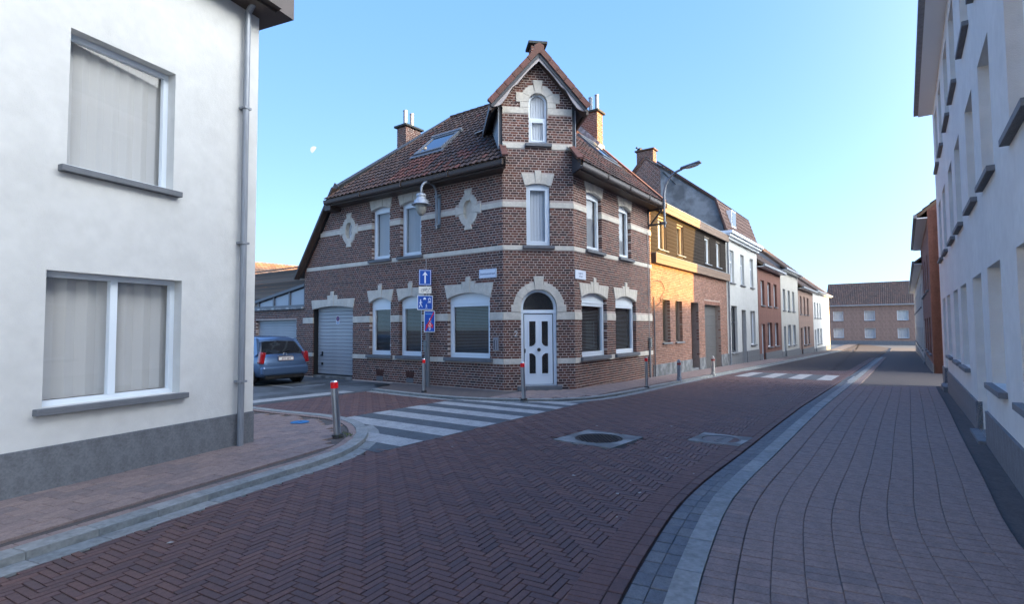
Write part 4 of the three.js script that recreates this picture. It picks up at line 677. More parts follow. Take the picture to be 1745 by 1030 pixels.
// ---- chimneys
function chimney(F, x0, x1, z0, z1, y0, y1, { cap = 'stone', pipes = [], seed = 3, tones = brickTones, capCol } = {}, parent = house) {
  const c = part(parent, 'chimney', (() => { const g = new GB(); g.box(x0 + .008, x1 - .008, y0, y1, z0 + .008, z1 - .008); return g; })(), mat.mortar, F);
  const r = rng(seed), g = new GB();
  for (const [ox, oz, ux, uz, len] of [[x0, z1, 1, 0, x1 - x0], [x1, z1, 0, -1, z1 - z0], [x1, z0, -1, 0, x1 - x0], [x0, z0, 0, 1, z1 - z0]]) {
    const b = layBricks({ x0: 0, x1: len, y0, y1, seed: seed + len * 10, tones }); const o = g.m; g.m = new THREE.Matrix4().makeBasis(V3(ux, 0, uz), V3(0, 1, 0), V3(-uz, 0, ux)).setPosition(ox, 0, oz); for (const q of b) g.box(q.x0, q.x1, q.y0, q.y1, -.03, .001 + q.d * .3, q.c, 'B'); g.m = o;
  }
  part(c, 'brickwork', g, mat.brick, null, { kind: 'stuff' });
  part(c, 'cap', new RoundedBoxGeometry(x1 - x0 + .18, .08, z1 - z0 + .18, 1, .012).translate((x0 + x1) / 2, y1 + .04, (z0 + z1) / 2), M(capCol || [.06, .065, .062], { map: rep(stain, 2), roughness: .9 }));
  for (const [px, pz, h] of pipes) part(c, 'flue', (() => { const q = new GB(); q.cyl(V3(px, y1 + .06, pz), V3(px, y1 + .06 + h, pz), .075, .075, 18); q.cyl(V3(px, y1 + .04 + h, pz), V3(px, y1 + .07 + h, pz), .085, .085, 18); return q; })(), mat.galv);
  return c;
}
const chimTones = [[.17, .085, .066], [.145, .075, .06], [.2, .1, .075], [.12, .065, .055]];
chimney(FLm, -6.68, -6.2, -3.05, -2.28, 7.0, 9.28, { seed: 41, tones: chimTones, pipes: [[-6.43, -2.46, .62], [-6.43, -2.8, .6]] });
chimney(FRm, 5.2, 5.66, -2.6, -1.84, 7.9, 9.83, { seed: 43, tones: [[.24, .115, .08], [.2, .095, .07], [.27, .13, .09]], pipes: [[5.43, -2.22, .62], [5.43, -1.96, .66]] });
part(house, 'chimney_flashing', (() => { const g = new GB(); g.bar(V3(5.17, EH + kR * 2.3 + .12, -1.8), V3(5.17, EH + kR * 3.1 + .14, -2.62), .03, .26); g.box(5.15, 5.7, 8.4, 8.62, -1.86, -1.8); return g; })(), mat.lead, FRm);
chimney(FTm, 1.0, 1.39, -1.4, -1.0, 8.6, 10.05, { seed: 45 });

// ---------------------------------------------------------------- neighbouring buildings
const bx = (parent, name, F, x0, x1, y0, y1, z0, z1, m) => { const g = new GB(); g.box(x0, x1, y0, y1, z0, z1); return part(parent, name, g, m, F); };
function plainWindow(parent, F, x0, x1, y0, y1, { rec = .12, fw = .06, mframe = mat.white, cross = 0, curtain = null, sill = mat.bluestone, sillH = .07, transom = 0 } = {}) {
  const g = new GB(), z1 = -rec, z0 = z1 - .06; g.geo(wallGeo(rect(x0, x1, y0, y1), [rect(x0 + fw, x1 - fw, y0 + fw, y1 - fw)], z0, z1));
  if (cross) g.box((x0 + x1) / 2 - .04, (x0 + x1) / 2 + .04, y0 + fw, y1 - fw, z0 + .005, z1 + .008); if (transom) g.box(x0 + fw, x1 - fw, transom - .035, transom + .035, z0 + .005, z1 + .008);
  const w = part(parent, 'window', g, mframe, F); part(w, 'pane', (() => { const q = new GB(); q.quad(V3(x0 + fw, y0 + fw, z0 + .03), V3(x1 - fw, y0 + fw, z0 + .03), V3(x1 - fw, y1 - fw, z0 + .03), V3(x0 + fw, y1 - fw, z0 + .03)); return q; })(), mat.glass);
  if (curtain) part(w, 'curtain', (() => { const q = new GB(); const n = 14; for (let k = 0; k < n; k++) { const a = lerp(x0, x1, k / n), b = lerp(x0, x1, (k + 1) / n), za = z0 - .08 + (k % 2 ? .03 : 0), zb = z0 - .08 + (k % 2 ? 0 : .03); q.quad(V3(a, y0 + fw, za), V3(b, y0 + fw, zb), V3(b, y1, zb), V3(a, y1, za)); } return q; })(), curtain);
  if (sillH) part(w, 'sill', new RoundedBoxGeometry(x1 - x0 + .16, sillH, rec + .08, 1, .006).translate((x0 + x1) / 2, y0 - sillH / 2 - .002, (.08 - rec) / 2), sill); return w;
}
const lace = M([.45, .45, .44], { roughness: .95, side: THREE.DoubleSide }), drape = M([.22, .2, .17], { roughness: .95, side: THREE.DoubleSide });
function rowHouse(name, label, F, { len, depth, eave, ridge: rh, wall, plinth = .45, openings = [], roofMat = tileTones, gutterMat = mat.zinc, base = -.9, group, fascia = mat.white, roofTiles = true }) {
  const t = thing(name, label, 'house', mul(F, T(0, 0, 0)), group);
  part(t, 'wall', wallGeo(rect(0, len, base, eave), openings.map(o => rect(o.x0, o.x1, o.y0, o.y1)), -.3, 0), wall, F);
  // ends, back and floor of the attic close the shell
  part(t, 'end_wall', (() => { const g = new GB(); const pr = [[0, base], [-depth, base], [-depth, eave], [-depth / 2, rh - .12], [0, eave]]; g.m = new THREE.Matrix4().makeBasis(V3(0, 0, 1), V3(0, 1, 0), V3(-1, 0, 0)); g.prism(pr.map(p => [p[0] - .001, p[1]]).reverse(), -.3, 0); return g; })(), wall, F);
  part(t, 'end_wall', (() => { const g = new GB(); const pr = [[0, base], [-depth, base], [-depth, eave], [-depth / 2, rh - .12], [0, eave]]; g.m = new THREE.Matrix4().makeBasis(V3(0, 0, 1), V3(0, 1, 0), V3(-1, 0, 0)).setPosition(len, 0, 0); g.prism(pr.map(p => [p[0] - .001, p[1]]).reverse(), 0, .3); return g; })(), wall, F);
  bx(t, 'rear_wall', F, 0, len, base, eave, -depth, -depth + .3, wall);
  if (plinth) { let xs = 0; const doors = openings.filter(o => o.y0 < plinth).sort((a, b) => a.x0 - b.x0); const pl = grp(t, 'plinth', F); for (const d of [...doors, { x0: len, x1: len }]) { if (d.x0 - xs > .05) part(pl, 'plinth_slab', stoneGeo(rect(xs, d.x0, base, plinth), -.05, .03), mat.bluestone, F); xs = d.x1; } }
  for (const o of openings) {
    if (o.type === 'door') { const d = part(t, 'door', (() => { const g = new GB(); g.geo(wallGeo(rect(o.x0, o.x1, o.y0, o.y1), [rect(o.x0 + .2, o.x1 - .2, o.y0 + 1.1, o.y1 - .5)], -.24, -.18)); g.box(o.x0, o.x0 + .07, o.y0, o.y1, -.2, -.14); g.box(o.x1 - .07, o.x1, o.y0, o.y1, -.2, -.14); g.box(o.x0, o.x1, o.y1 - .42, o.y1 - .36, -.2, -.14); return g; })(), o.m || mat.white, F); part(d, 'pane', (() => { const g = new GB(); g.quad(V3(o.x0 + .18, o.y0 + 1.08, -.21), V3(o.x1 - .18, o.y0 + 1.08, -.21), V3(o.x1 - .18, o.y1 - .48, -.21), V3(o.x0 + .18, o.y1 - .48, -.21)); return g; })(), mat.glass); part(d, 'handle', new RoundedBoxGeometry(.03, .16, .06, 1, .008).translate(o.x0 + .14, o.y0 + 1.0, -.15), mat.steel); bx(d, 'step', F, o.x0, o.x1, o.y0 - .14, o.y0, -.25, .12, mat.bluestone); }
    else if (o.type === 'garage') { const d = bx(t, 'garage_door', F, o.x0, o.x1, o.y0, o.y1, -.26, -.22, mat.greyMetal); const n = 5; for (let k = 0; k < n; k++) { const y0 = lerp(o.y0, o.y1, k / n); part(d, 'panel', new RoundedBoxGeometry(o.x1 - o.x0 - .06, (o.y1 - o.y0) / n - .02, .05, 1, .01).translate((o.x0 + o.x1) / 2, y0 + (o.y1 - o.y0) / n / 2, -.21), o.m || mat.white); } }
    else plainWindow(t, F, o.x0, o.x1, o.y0, o.y1, { curtain: o.curtain === undefined ? lace : o.curtain, cross: o.cross, transom: o.transom, mframe: o.m || mat.white, rec: .14 });
  }
  // roof: two slopes, tiled on the street side
  const ov = .35, k = (rh - eave) / (depth / 2), zf = ov, yf = eave - k * ov + .12;
  const roof = part(t, 'roof', slab([[-.02, yf, zf], [len + .02, yf, zf], [len + .02, rh, -depth / 2], [-.02, rh, -depth / 2]], .1), under, F);
  part(t, 'rear_roof', slab([[len + .02, yf, -depth - ov], [-.02, yf, -depth - ov], [-.02, rh, -depth / 2], [len + .02, rh, -depth / 2]], .1), mat.slate, F);
  if (roofTiles) tileRoof(roof, F, { y0: yf, k, z0: zf, z1: -depth / 2, xmin: () => 0, xmax: () => Math.min(len, 14), w: .25, l: .33, seed: 60 + len, tones: roofMat });
  part(roof, 'ridge_run', (() => { const g = new GB(); g.cyl(V3(0, rh, -depth / 2), V3(len, rh, -depth / 2), .13, .13, 8); return g; })(), singleTileD(roofMat[0]), F);
  const g = part(t, 'gutter', (() => { const q = new GB(); q.box(0, len, yf - .12, yf + .02, zf - .02, zf + .11); return q; })(), gutterMat, F);
  bx(t, 'soffit', F, 0, len, yf - .16, yf - .12, 0, zf, fascia);
  return t;
}
// ---- brick house with a dark clad upper floor, next to the corner house
{
  const t = thing('brick_house', 'orange brick house with dark clad upper floor, timber fascias and grey garage door', 'house', T(RP(5.62, 0)[0], 0, RP(5.62, 0)[1])), F = FRm, X0 = 5.64, X1 = 15.74;
  const salmon = [[.235, .11, .076], [.2, .093, .067], [.26, .13, .093], [.175, .083, .062], [.225, .114, .088], [.275, .148, .11]];
  const wb = [[6.66, 7.46], [8.06, 8.86]], door = [9.98, 11.02], gar = [11.92, 14.46], cut = [rect(X0 - .1, 9.98, -1, .31), rect(11.02, 11.92, -1, .31), rect(14.46, 16, -1, .31), rect(9.98, 11.02, -1, 2.71), rect(gar[0], gar[1], -1, 2.68)];
  for (const [a, b] of wb) cut.push(rect(a, b, 1.08, 2.7)); cut.push(rect(gar[0], gar[1], 2.68, 2.86));
  const w = part(t, 'wall', wallGeo([[X0, -.7], [9.98, -.7], [9.98, 2.71], [11.02, 2.71], [11.02, -.7], [gar[0], -.7], [gar[0], 2.68], [gar[1], 2.68], [gar[1], -.7], [X1, -.7], [X1, 4.1], [X0, 4.1]], wb.map(([a, b]) => rect(a - .006, b + .006, 1.08, 2.7)), -.3, 0), M([.32, .26, .23], { map: rep(grainSoft, 1.2), roughness: .95 }), F);
  const smats = salmon.map(c => M(c, { map: rep(grain, .6), roughness: .92 }));
  const b = layBricks({ x0: X0, x1: X1, y0: .31, y1: 4.02, cut, seed: 71, tones: salmon, joint: .012, course: .065 }); const own = b.filter(q => q.full && q.x1 - q.x0 > .15).sort((p, q) => p.x0 - q.x0).slice(0, 120);
  addBricks(w, b, own, .11, 'brick', smats, salmon);
  const sol = grp(t, 'soldier_course', F); for (let k = 0; k < 36; k++) part(sol, 'brick', unitBox, smats[k % 6], mul(F, T(gar[0] + .035 + k * .0705, 2.77, -.04), new THREE.Matrix4().makeScale(.06, .165, .1)));
  const pl = grp(t, 'plinth', F); for (const [a, c] of [[X0, 9.98], [11.02, 11.92], [14.46, X1]]) { const n = Math.max(1, Math.round((c - a) / 1.5)); for (let k = 0; k < n; k++) part(pl, 'plinth_slab', stoneGeo(rect(lerp(a, c, k / n) + .002, lerp(a, c, (k + 1) / n) - .002, -.7, .31), -.06, .025), M([.2, .215, .24], { map: rep(stain, .7), roughness: .85 })); }
  const bronze = M([.1, .085, .07], { roughness: .5 }), beige = M([.5, .47, .38], { roughness: .95, side: THREE.DoubleSide });
  for (const [a, c] of wb) plainWindow(t, F, a, c, 1.08, 2.7, { rec: .2, fw: .06, mframe: bronze, curtain: beige, sillH: .06 });
  // recessed doorway
  part(t, 'door_recess', (() => { const g = new GB(); g.box(11.02, 11.14, -.7, 2.71, -1.1, -.3); g.box(9.86, 9.98, -.7, 2.71, -1.1, -.3); g.box(9.86, 11.14, 2.71, 2.8, -1.1, -.3); return g; })(), M([.16, .085, .065], { map: rep(grain, 1), roughness: .9 }), F);
  const dd = bx(t, 'door', F, 9.98, 11.02, -.2, 2.71, -1.16, -1.1, M([.03, .032, .036], { roughness: .4 })); bx(dd, 'step', F, 9.98, 11.02, -.7, -.1, -1.1, -.02, mat.bluestone); part(dd, 'handle', new RoundedBoxGeometry(.03, .5, .05, 1, .01).translate(10.15, .95, -1.07), mat.steel);
  const gd = bx(t, 'garage_door', F, gar[0], gar[1], -.34, 2.68, -.3, -.26, mat.greyMetal); for (let k = 0; k < 6; k++) part(gd, 'panel', new RoundedBoxGeometry(2.5, .485, .04, 1, .01).translate((gar[0] + gar[1]) / 2, -.06 + k * .5, -.24), M([.105, .108, .115], { roughness: .45, map: rep(grainSoft, 1) }));
  // upper floor in horizontal dark boards
  const uwn = [[6.36, 7.22], [8.44, 9.2], [12.16, 12.98], [14.0, 14.72]], uo = uwn.map(([a, c]) => rect(a, c, 4.56, 5.78));
  const up = part(t, 'upper_wall', wallGeo(rect(X0, X1, 4.1, 6.1), uo, -.3, -.02), mat.sheathing, F); const clad = P([.045, .041, .039], { roughness: .95, specularIntensity: .15, map: rep(woodTex, 1, 2) });
  for (let y = 4.34; y < 6.0; y += .15) { let segs = [[X0, X1]]; for (const [a, c] of uwn) if (y + .14 > 4.56 && y < 5.78) { const nx = []; for (const s of segs) { if (c <= s[0] || a >= s[1]) nx.push(s); else { if (a > s[0]) nx.push([s[0], a]); if (c < s[1]) nx.push([c, s[1]]); } } segs = nx; } for (const [a, c] of segs) part(up, 'board', new RoundedBoxGeometry(c - a, .143, .025, 1, .004).translate((a + c) / 2, y + .0725, -.008), clad); }
  const cream = M([.3, .25, .19], { roughness: .5 }); uwn.forEach(([a, c], i) => plainWindow(t, F, a, c, 4.56, 5.78, { rec: .1, fw: .07, mframe: i < 2 ? cream : mat.white, curtain: i < 2 ? beige : lace, sill: mat.zinc, sillH: .04 }));
  const wood = M([.24, .175, .135], { roughness: .7, map: rep(woodTex, .7, 3), bumpMap: rep(woodTex, .7, 3), bumpScale: .004 });
  const fb = (name, y0, y1, x0, x1, z) => { const f = bx(t, name, F, x0, x1, y0 + .01, y1 - .01, -.02, z - .03, mat.brown); const n = 2; for (let k = 0; k < n; k++) part(f, 'board', new RoundedBoxGeometry(x1 - x0, (y1 - y0) / n - .005, .03, 1, .004).translate((x0 + x1) / 2, y0 + (y1 - y0) * (k + .5) / n, z - .012), wood); bx(f, 'metal_cap', F, x0 - .01, x1 + .01, y1, y1 + .025, -.05, z + .015, mat.zinc); };
  fb('lower_fascia', 3.97, 4.32, X0 + .02, X1 + .08, .18); fb('upper_fascia', 5.96, 6.3, X0 + .02, X1 - .02, .18);
  bx(t, 'flat_roof', F, X0, X1, 6.1, 6.2, -7.5, -.02, mat.slate); bx(t, 'rear_wall', F, X0, X1, -.7, 6.1, -7.6, -7.3, mat.render);
  // loose cable over the windows
  part(t, 'cable', new THREE.TubeGeometry(new THREE.CatmullRomCurve3([V3(5.75, 3.3, .03), V3(6.1, 3.36, .05), V3(6.5, 3.32, .05), V3(6.75, 3.1, .05), V3(6.55, 2.85, .05), V3(6.3, 2.7, .05), V3(6.55, 2.58, .05), V3(6.6, 2.75, .05), V3(6.2, 2.5, .04), V3(5.8, 2.4, .03)]), 40, .011, 5), mat.black, F);
  part(t, 'conduit', (() => { const g = new GB(); g.cyl(V3(5.74, -.2, .04), V3(5.74, 2.75, .04), .022, .022, 8); return g; })(), mat.greyMetal, F);
}
// ---- tall white house with mansard roof behind it
{
  const O = RP(15.78, 0), F = frame(O, dR, nR), len = 7.2;
  const ops = [[.75, 1.6], [3.0, 3.85], [5.3, 6.15]];
  const t = thing('white_house', 'white plastered house with mansard roof and grey rendered gable', 'house', mul(F, T(0, 0, 0)));
  const wh = M([.5, .51, .51], { map: rep(plasterTex, .2), roughness: .92 });
  const holes = [...ops.map(([a, b]) => rect(a, b, 3.98, 5.7)), rect(.75, 2.0, .3, 2.77), rect(5.1, 6.35, .6, 2.6)];
  part(t, 'wall', wallGeo([[0, -1], [3, -1], [3, 2.6], [4, 2.6], [4, -1], [len, -1], [len, 6.5], [0, 6.5]], holes, -.3, 0), wh, F);
  for (const [a, b] of ops) plainWindow(t, F, a, b, 3.98, 5.7, { curtain: lace, transom: 5.1 });
  const dk = M([.03, .035, .045], { roughness: .4 }); plainWindow(t, F, .75, 2.0, .3, 2.77, { mframe: dk, curtain: drape, transom: 1.9, cross: 1, fw: .1 }); plainWindow(t, F, 5.1, 6.35, .6, 2.6, { curtain: lace });
  const d = bx(t, 'door', F, 3, 4, -.4, 2.6, -.26, -.2, dk); part(d, 'handle', new RoundedBoxGeometry(.03, .16, .06, 1, .01).translate(3.15, .7, -.17), mat.steel);
  const pl = grp(t, 'plinth', F); for (const [a, b] of [[0, 3], [4, len]]) part(pl, 'plinth_slab', stoneGeo(rect(a + .01, b, -1, .28), -.05, .03), mat.bluestone);
  const co = part(t, 'cornice', (() => { const g = new GB(); g.box(-.25, len, 6.42, 6.56, -.2, .42); g.box(-.2, len, 6.3, 6.42, 0, .3); g.box(-.16, len, 6.2, 6.3, 0, .16); return g; })(), mat.white, F);
  bx(t, 'downpipe', F, .12, .2, -.6, 6.2, .03, .11, mat.zinc);
  // mansard
  const k1 = (8.25 - 6.62) / .5; const r1 = part(t, 'mansard_slope', slab([[0, 6.6, .1], [len, 6.6, .1], [len, 8.25, -.42], [0, 8.25, -.42]], .08), under, F); tileRoof(r1, F, { y0: 6.62, k: 1.63 / .52, z0: .1, z1: -.42, xmin: () => 0, xmax: () => len, w: .22, l: .26, seed: 81, tones: [[.13, .07, .058], [.115, .064, .055], [.14, .08, .064]] });
  const r2 = part(t, 'roof', slab([[0, 8.25, -.42], [len, 8.25, -.42], [len, 11.2, -4.2], [0, 11.2, -4.2]], .08), under, F); tileRoof(r2, F, { y0: 8.28, k: 2.95 / 3.78, z0: -.42, z1: -4.2, xmin: () => 0, xmax: () => len, w: .24, l: .3, seed: 82 });
  part(t, 'rear_roof', slab([[len, 6.5, -8.4], [0, 6.5, -8.4], [0, 11.2, -4.2], [len, 11.2, -4.2]], .1), mat.slate, F);
  const rw = bx(t, 'roof_window', F, 1.3, 2.2, 7.0, 7.9, -.25, .02, mat.white); bx(rw, 'pane', F, 1.38, 2.12, 7.08, 7.82, -.2, .04, mat.skyglass);
  const Fg = frame(O, nR, [-dR[0], -dR[1]]); // gable seen from the corner house
  part(t, 'gable_wall', (() => { const g = new GB(); g.prism([[-3.35, 2], [-.05, 2], [-.05, 6.6], [-.1, 6.85], [-.46, 8.2], [-3.35, 10.62]], -.3, 0); return g; })(), mat.render, Fg);
  const bg = part(t, 'brick_gable', (() => { const g = new GB(); g.prism([[-8.4, 2], [-3.35, 2], [-3.35, 10.62], [-4.2, 11.2], [-8.4, 6.5]], -.3, 0); return g; })(), mat.mortar, Fg);
  const q = layBricks({ x0: -8.4, x1: -3.35, y0: 6.0, y1: 11.1, cut: [[[-9, 6.4], [-4.2, 11.15], [-9, 12]], [[-4.2, 11.15], [-3, 10.35], [-3, 12], [-4.2, 12]]], seed: 83, tones: brickTones }); addBricks(bg, q, []);
  part(t, 'verge_board', (() => { const g = new GB(); g.bar(V3(-3.5, 10.82, .02), V3(-.42, 8.3, .02), .1, .12, [1, 1, 1], V3(0, 0, 1)); g.bar(V3(-.44, 8.32, .02), V3(.06, 6.66, .02), .1, .16, [1, 1, 1], V3(0, 0, 1)); g.bar(V3(-4.3, 11.2, .02), V3(-8.5, 6.5, .02), .12, .14, [1, 1, 1], V3(0, 0, 1)); return g; })(), M([.11, .06, .05], { map: rep(grain, 1), roughness: .85 }), Fg);
  chimney(frame(O, dR, nR), 0.02, .5, -4.72, -3.75, 10.3, 11.6, { seed: 85, capCol: [.13, .08, .06], tones: [[.16, .07, .05], [.13, .06, .045], [.19, .085, .06]] }, t);
  part(t, 'pole_stay', (() => { const g = new GB(); g.cyl(V3(-3.2, 10.2, .03), V3(-2.5, 9.4, .03), .02, .02, 6); return g; })(), mat.black, Fg);
}
// ---- more of the row beyond, and the far side of the street
const W = (x0, x1, y0, y1, o = {}) => ({ x0, x1, y0, y1, ...o });
{
  const paleBrick = M([.3, .2, .16], { map: rep(grain, .8), roughness: .92 }), greyPl = M([.42, .41, .39], { map: rep(plasterTex, .2), roughness: .95 }), redW = M([.19, .085, .065], { map: rep(grain, .8), roughness: .9 });
  const left = [[23.1, 7.5, 6.2, 9.6, redW, 'red brick row house beyond the white mansard house'], [30.7, 8, 6.8, 10.4, greyPl, 'grey plastered row house past the red brick one'], [38.8, 9, 6.0, 9.2, paleBrick, 'pale brick row house beside the grey plastered one'], [47.9, 14, 6.4, 9.8, mat.plaster, 'cream plastered house closing the far end of the row']];
  for (const [s, len, ev, rh, w, lb] of left) { const b = gh(...RP(s + len / 2, 0)); rowHouse('row_house', lb, frame(RP(s, 0), dR, nR, b), { len, depth: 8, eave: ev, ridge: rh, wall: w, openings: [W(.8, 1.8, .02, 2.3, { type: 'door' }), W(2.6, 4.1, .8, 2.4), W(5, 6.3, .8, 2.4), W(.8, 1.9, 3.5, 5.1), W(2.9, 4.0, 3.5, 5.1), W(5, 6.1, 3.5, 5.1)] }); }
  const rightF = (s, len) => frame(RP(s, 8.19), [-dR[0], -dR[1]], [-nR[0], -nR[1]], gh(...RP(s - len / 2, 8)) );
  // tall terrace beside the photographer; its far corner stops the sun at the end of the corner house
  const big = []; for (let k = 0; k < 5; k++) { const x = 1.0 + k * 4.2; big.push(W(x, x + 1.2, k % 2 ? .9 : .02, 2.4, k % 2 ? {} : { type: 'door' })); big.push(W(x + 1.9, x + 3.1, .9, 2.4)); for (const y of [3.5, 6.1]) { big.push(W(x, x + 1.1, y, y + 1.6)); big.push(W(x + 1.9, x + 3.0, y, y + 1.6)); } }
  rowHouse('terrace_house', 'tall pale plastered terrace with three storeys beside the kerb opposite the corner house', rightF(7.72, 22), { len: 22, depth: 9, eave: 8.4, ridge: 11.9, wall: mat.plaster, openings: big });
  rowHouse('row_house', 'red brick house across the street past the gap in the terrace', rightF(26.9, 12), { len: 11.9, depth: 9, eave: 6.8, ridge: 10.6, wall: redW, openings: [W(1, 2, .02, 2.3, { type: 'door' }), W(3, 4.4, .8, 2.4), W(6, 7.4, .8, 2.4), W(9, 10.4, .8, 2.4), W(1, 2.1, 3.6, 5.2), W(3.2, 4.3, 3.6, 5.2), W(6, 7.1, 3.6, 5.2), W(9, 10.1, 3.6, 5.2)] });
  rowHouse('row_house', 'cream house across the street at the end of the road', rightF(60, 35), { len: 35, depth: 9, eave: 6.2, ridge: 9.8, wall: greyPl, openings: [...Array(8)].flatMap((_, k) => [W(1 + k * 4, 2.2 + k * 4, .9, 2.3), W(1 + k * 4, 2.2 + k * 4, 3.6, 5.1)]) });
  rowHouse('row_house', 'brick house facing down the street at its far end', frame(RP(88, -3), [nR[0], nR[1]], [-dR[0], -dR[1]], gh(...RP(88, 2))), { len: 26, depth: 9, eave: 6.2, ridge: 9.6, wall: paleBrick, openings: [...Array(6)].flatMap((_, k) => [W(1 + k * 4.2, 2.4 + k * 4.2, .9, 2.4), W(1 + k * 4.2, 2.4 + k * 4.2, 3.6, 5.1)]) });
  // far terrace low on the sunset side
  const B = RP(8, 0), o = at2(B, [.934, .356], 72, [-.356, .934], 26); rowHouse('row_house', 'long brick terrace far off on the sunset side', frame(o, [.356, -.934], [-.934, -.356]), { len: 52, depth: 9, eave: 7.4, ridge: 11.85, wall: redW, openings: [...Array(12)].flatMap((_, k) => [W(1 + k * 4.2, 2.2 + k * 4.2, .9, 2.3), W(1 + k * 4.2, 2.2 + k * 4.2, 3.6, 5.1)]), roofTiles: false });
}
// ---- plastered house on the near left corner
{
  const u = [.39, -.92], l = Math.hypot(...u), uu = [u[0] / l, u[1] / l], n = [-uu[1], uu[0]], W0 = [-3.86, -8.12], len = 14, F = frame([W0[0] - uu[0] * len, W0[1] - uu[1] * len], uu, n);
  const t = rowHouse('plaster_house', 'pale plastered house with brown eaves on the paved corner behind the leaning bollard', F, { len, depth: 8, eave: 6.8, ridge: 10.4, base: -.3, wall: mat.plaster, openings: [W(11.35, 12.85, .85, 2.3, { cross: 1, curtain: lace }), W(8.6, 9.6, .12, 2.35, { type: 'door' }), W(11.5, 12.7, 3.45, 5.0, { curtain: lace }), W(8.4, 9.6, 3.45, 5.0), W(4, 5.5, .85, 2.3), W(4, 5.2, 3.45, 5)], fascia: mat.brown, gutterMat: mat.brown });
  part(t, 'downpipe', (() => { const g = new GB(); g.cyl(V3(13.72, .0, .08), V3(13.72, 6.35, .08), .045, .045, 12); g.cyl(V3(13.72, 6.35, .08), V3(13.72, 6.6, .3), .045, .045, 12); for (const y of [.9, 2.9, 4.9]) g.box(13.66, 13.78, y, y + .03, 0, .13); return g; })(), mat.zinc, F);
  part(t, 'eave_return', (() => { const g = new GB(); g.box(len, len + .28, 6.47, 6.81, -8, .42); return g; })(), mat.brown, F);
}
// ---- low garage wall, lean-to and timber wall left of the corner house
{
  const F = FLm, t = thing('garage_annex', 'low brick garage wall with ribbed roller door and glazed lean-to above', 'annex', T(LP(9.1, 0)[0], 0, LP(9.1, 0)[1]));
  const w = part(t, 'wall', wallGeo([[-14, -.2], [-12.4, -.2], [-12.4, 2.03], [-9.58, 2.03], [-9.58, -.2], [-9.07, -.2], [-9.07, 2.4], [-14, 2.4]], [], -.28, -.02), mat.mortar, F);
  addBricks(w, layBricks({ x0: -14, x1: -9.065, y0: -.005, y1: 2.4, cut: [rect(-12.4, -9.58, -1, 2.03), rect(-9.14, -9.06, Y.b0, Y.b1)], seed: 91 }).map(b => ({ ...b, d: b.d - .02 })), []);
  bx(t, 'coping', F, -14, -9.08, 2.42, 2.5, -.34, .08, M([.45, .46, .47], { roughness: .8, map: rep(stain, 1) }));
  const rd = bx(t, 'roller_door', F, -12.4, -9.58, 0, 2.03, -.22, -.19, mat.garage); for (let k = 0; k < 20; k++) part(rd, 'slat', new RoundedBoxGeometry(2.8, .094, .03, 1, .012).translate(-10.99, .05 + k * .1, -.18), mat.garage);
  const fr = part(t, 'glazing_frame', (() => { const g = new GB(); g.bar(V3(-9.1, 3.3, -.1), V3(-13.5, 2.62, -.1), .1, .2, [1, 1, 1], V3(0, 0, 1)); g.box(-13.5, -9.1, 2.5, 2.58, -.16, -.04); for (const x of [-9.14, -10.13, -11.2, -12.3]) g.box(x - .045, x + .045, 2.55, 3.28 + (x + 9.1) * .154, -.15, -.05); return g; })(), mat.greyMetal, F);
  for (const [a, b] of [[-10.08, -9.19], [-11.15, -10.18], [-12.25, -11.25]]) part(fr, 'pane', (() => { const g = new GB(); g.quad(V3(a, 2.57, -.1), V3(b, 2.57, -.1), V3(b, 3.2 + (b + 9.1) * .154, -.1), V3(a, 3.2 + (a + 9.1) * .154, -.1)); return g; })(), M([.33, .37, .42], { roughness: .35, side: THREE.DoubleSide }));
  const tw = thing('timber_wall', 'weathered horizontal timber wall above the glazed lean-to', 'wall', T(LP(9.3, -1)[0], 0, LP(9.3, -1)[1])); const wd = [.2, .16, .13, .25].map((v, i) => M([v, v * .86, v * .74], { map: rep(woodTex, .5, 2), roughness: .85 }));
  for (let k = 0; k < 14; k++) part(tw, 'plank', new RoundedBoxGeometry(4.9, .145, .03, 1, .005).translate(-11.6, 2.0 + k * .15, -.62), wd[k % 4], F); bx(tw, 'capping', F, -14.05, -9.13, 4.09, 4.12, -.68, -.55, mat.brown);
}
{
  // tiled house far behind, its roof in the last sun
  const o = [-16.5, -28.5]; rowHouse('tiled_house', 'distant house with sunlit orange tiled roof behind the timber wall', frame(o, [.62, -.785], [.785, .62]), { len: 9, depth: 7, eave: 3.2, ridge: 5.8, wall: mat.plaster, openings: [W(2, 3.2, .9, 2.2), W(5, 6.2, .9, 2.2)], roofMat: [[.24, .14, .085], [.2, .115, .075], [.28, .16, .1]] });
}

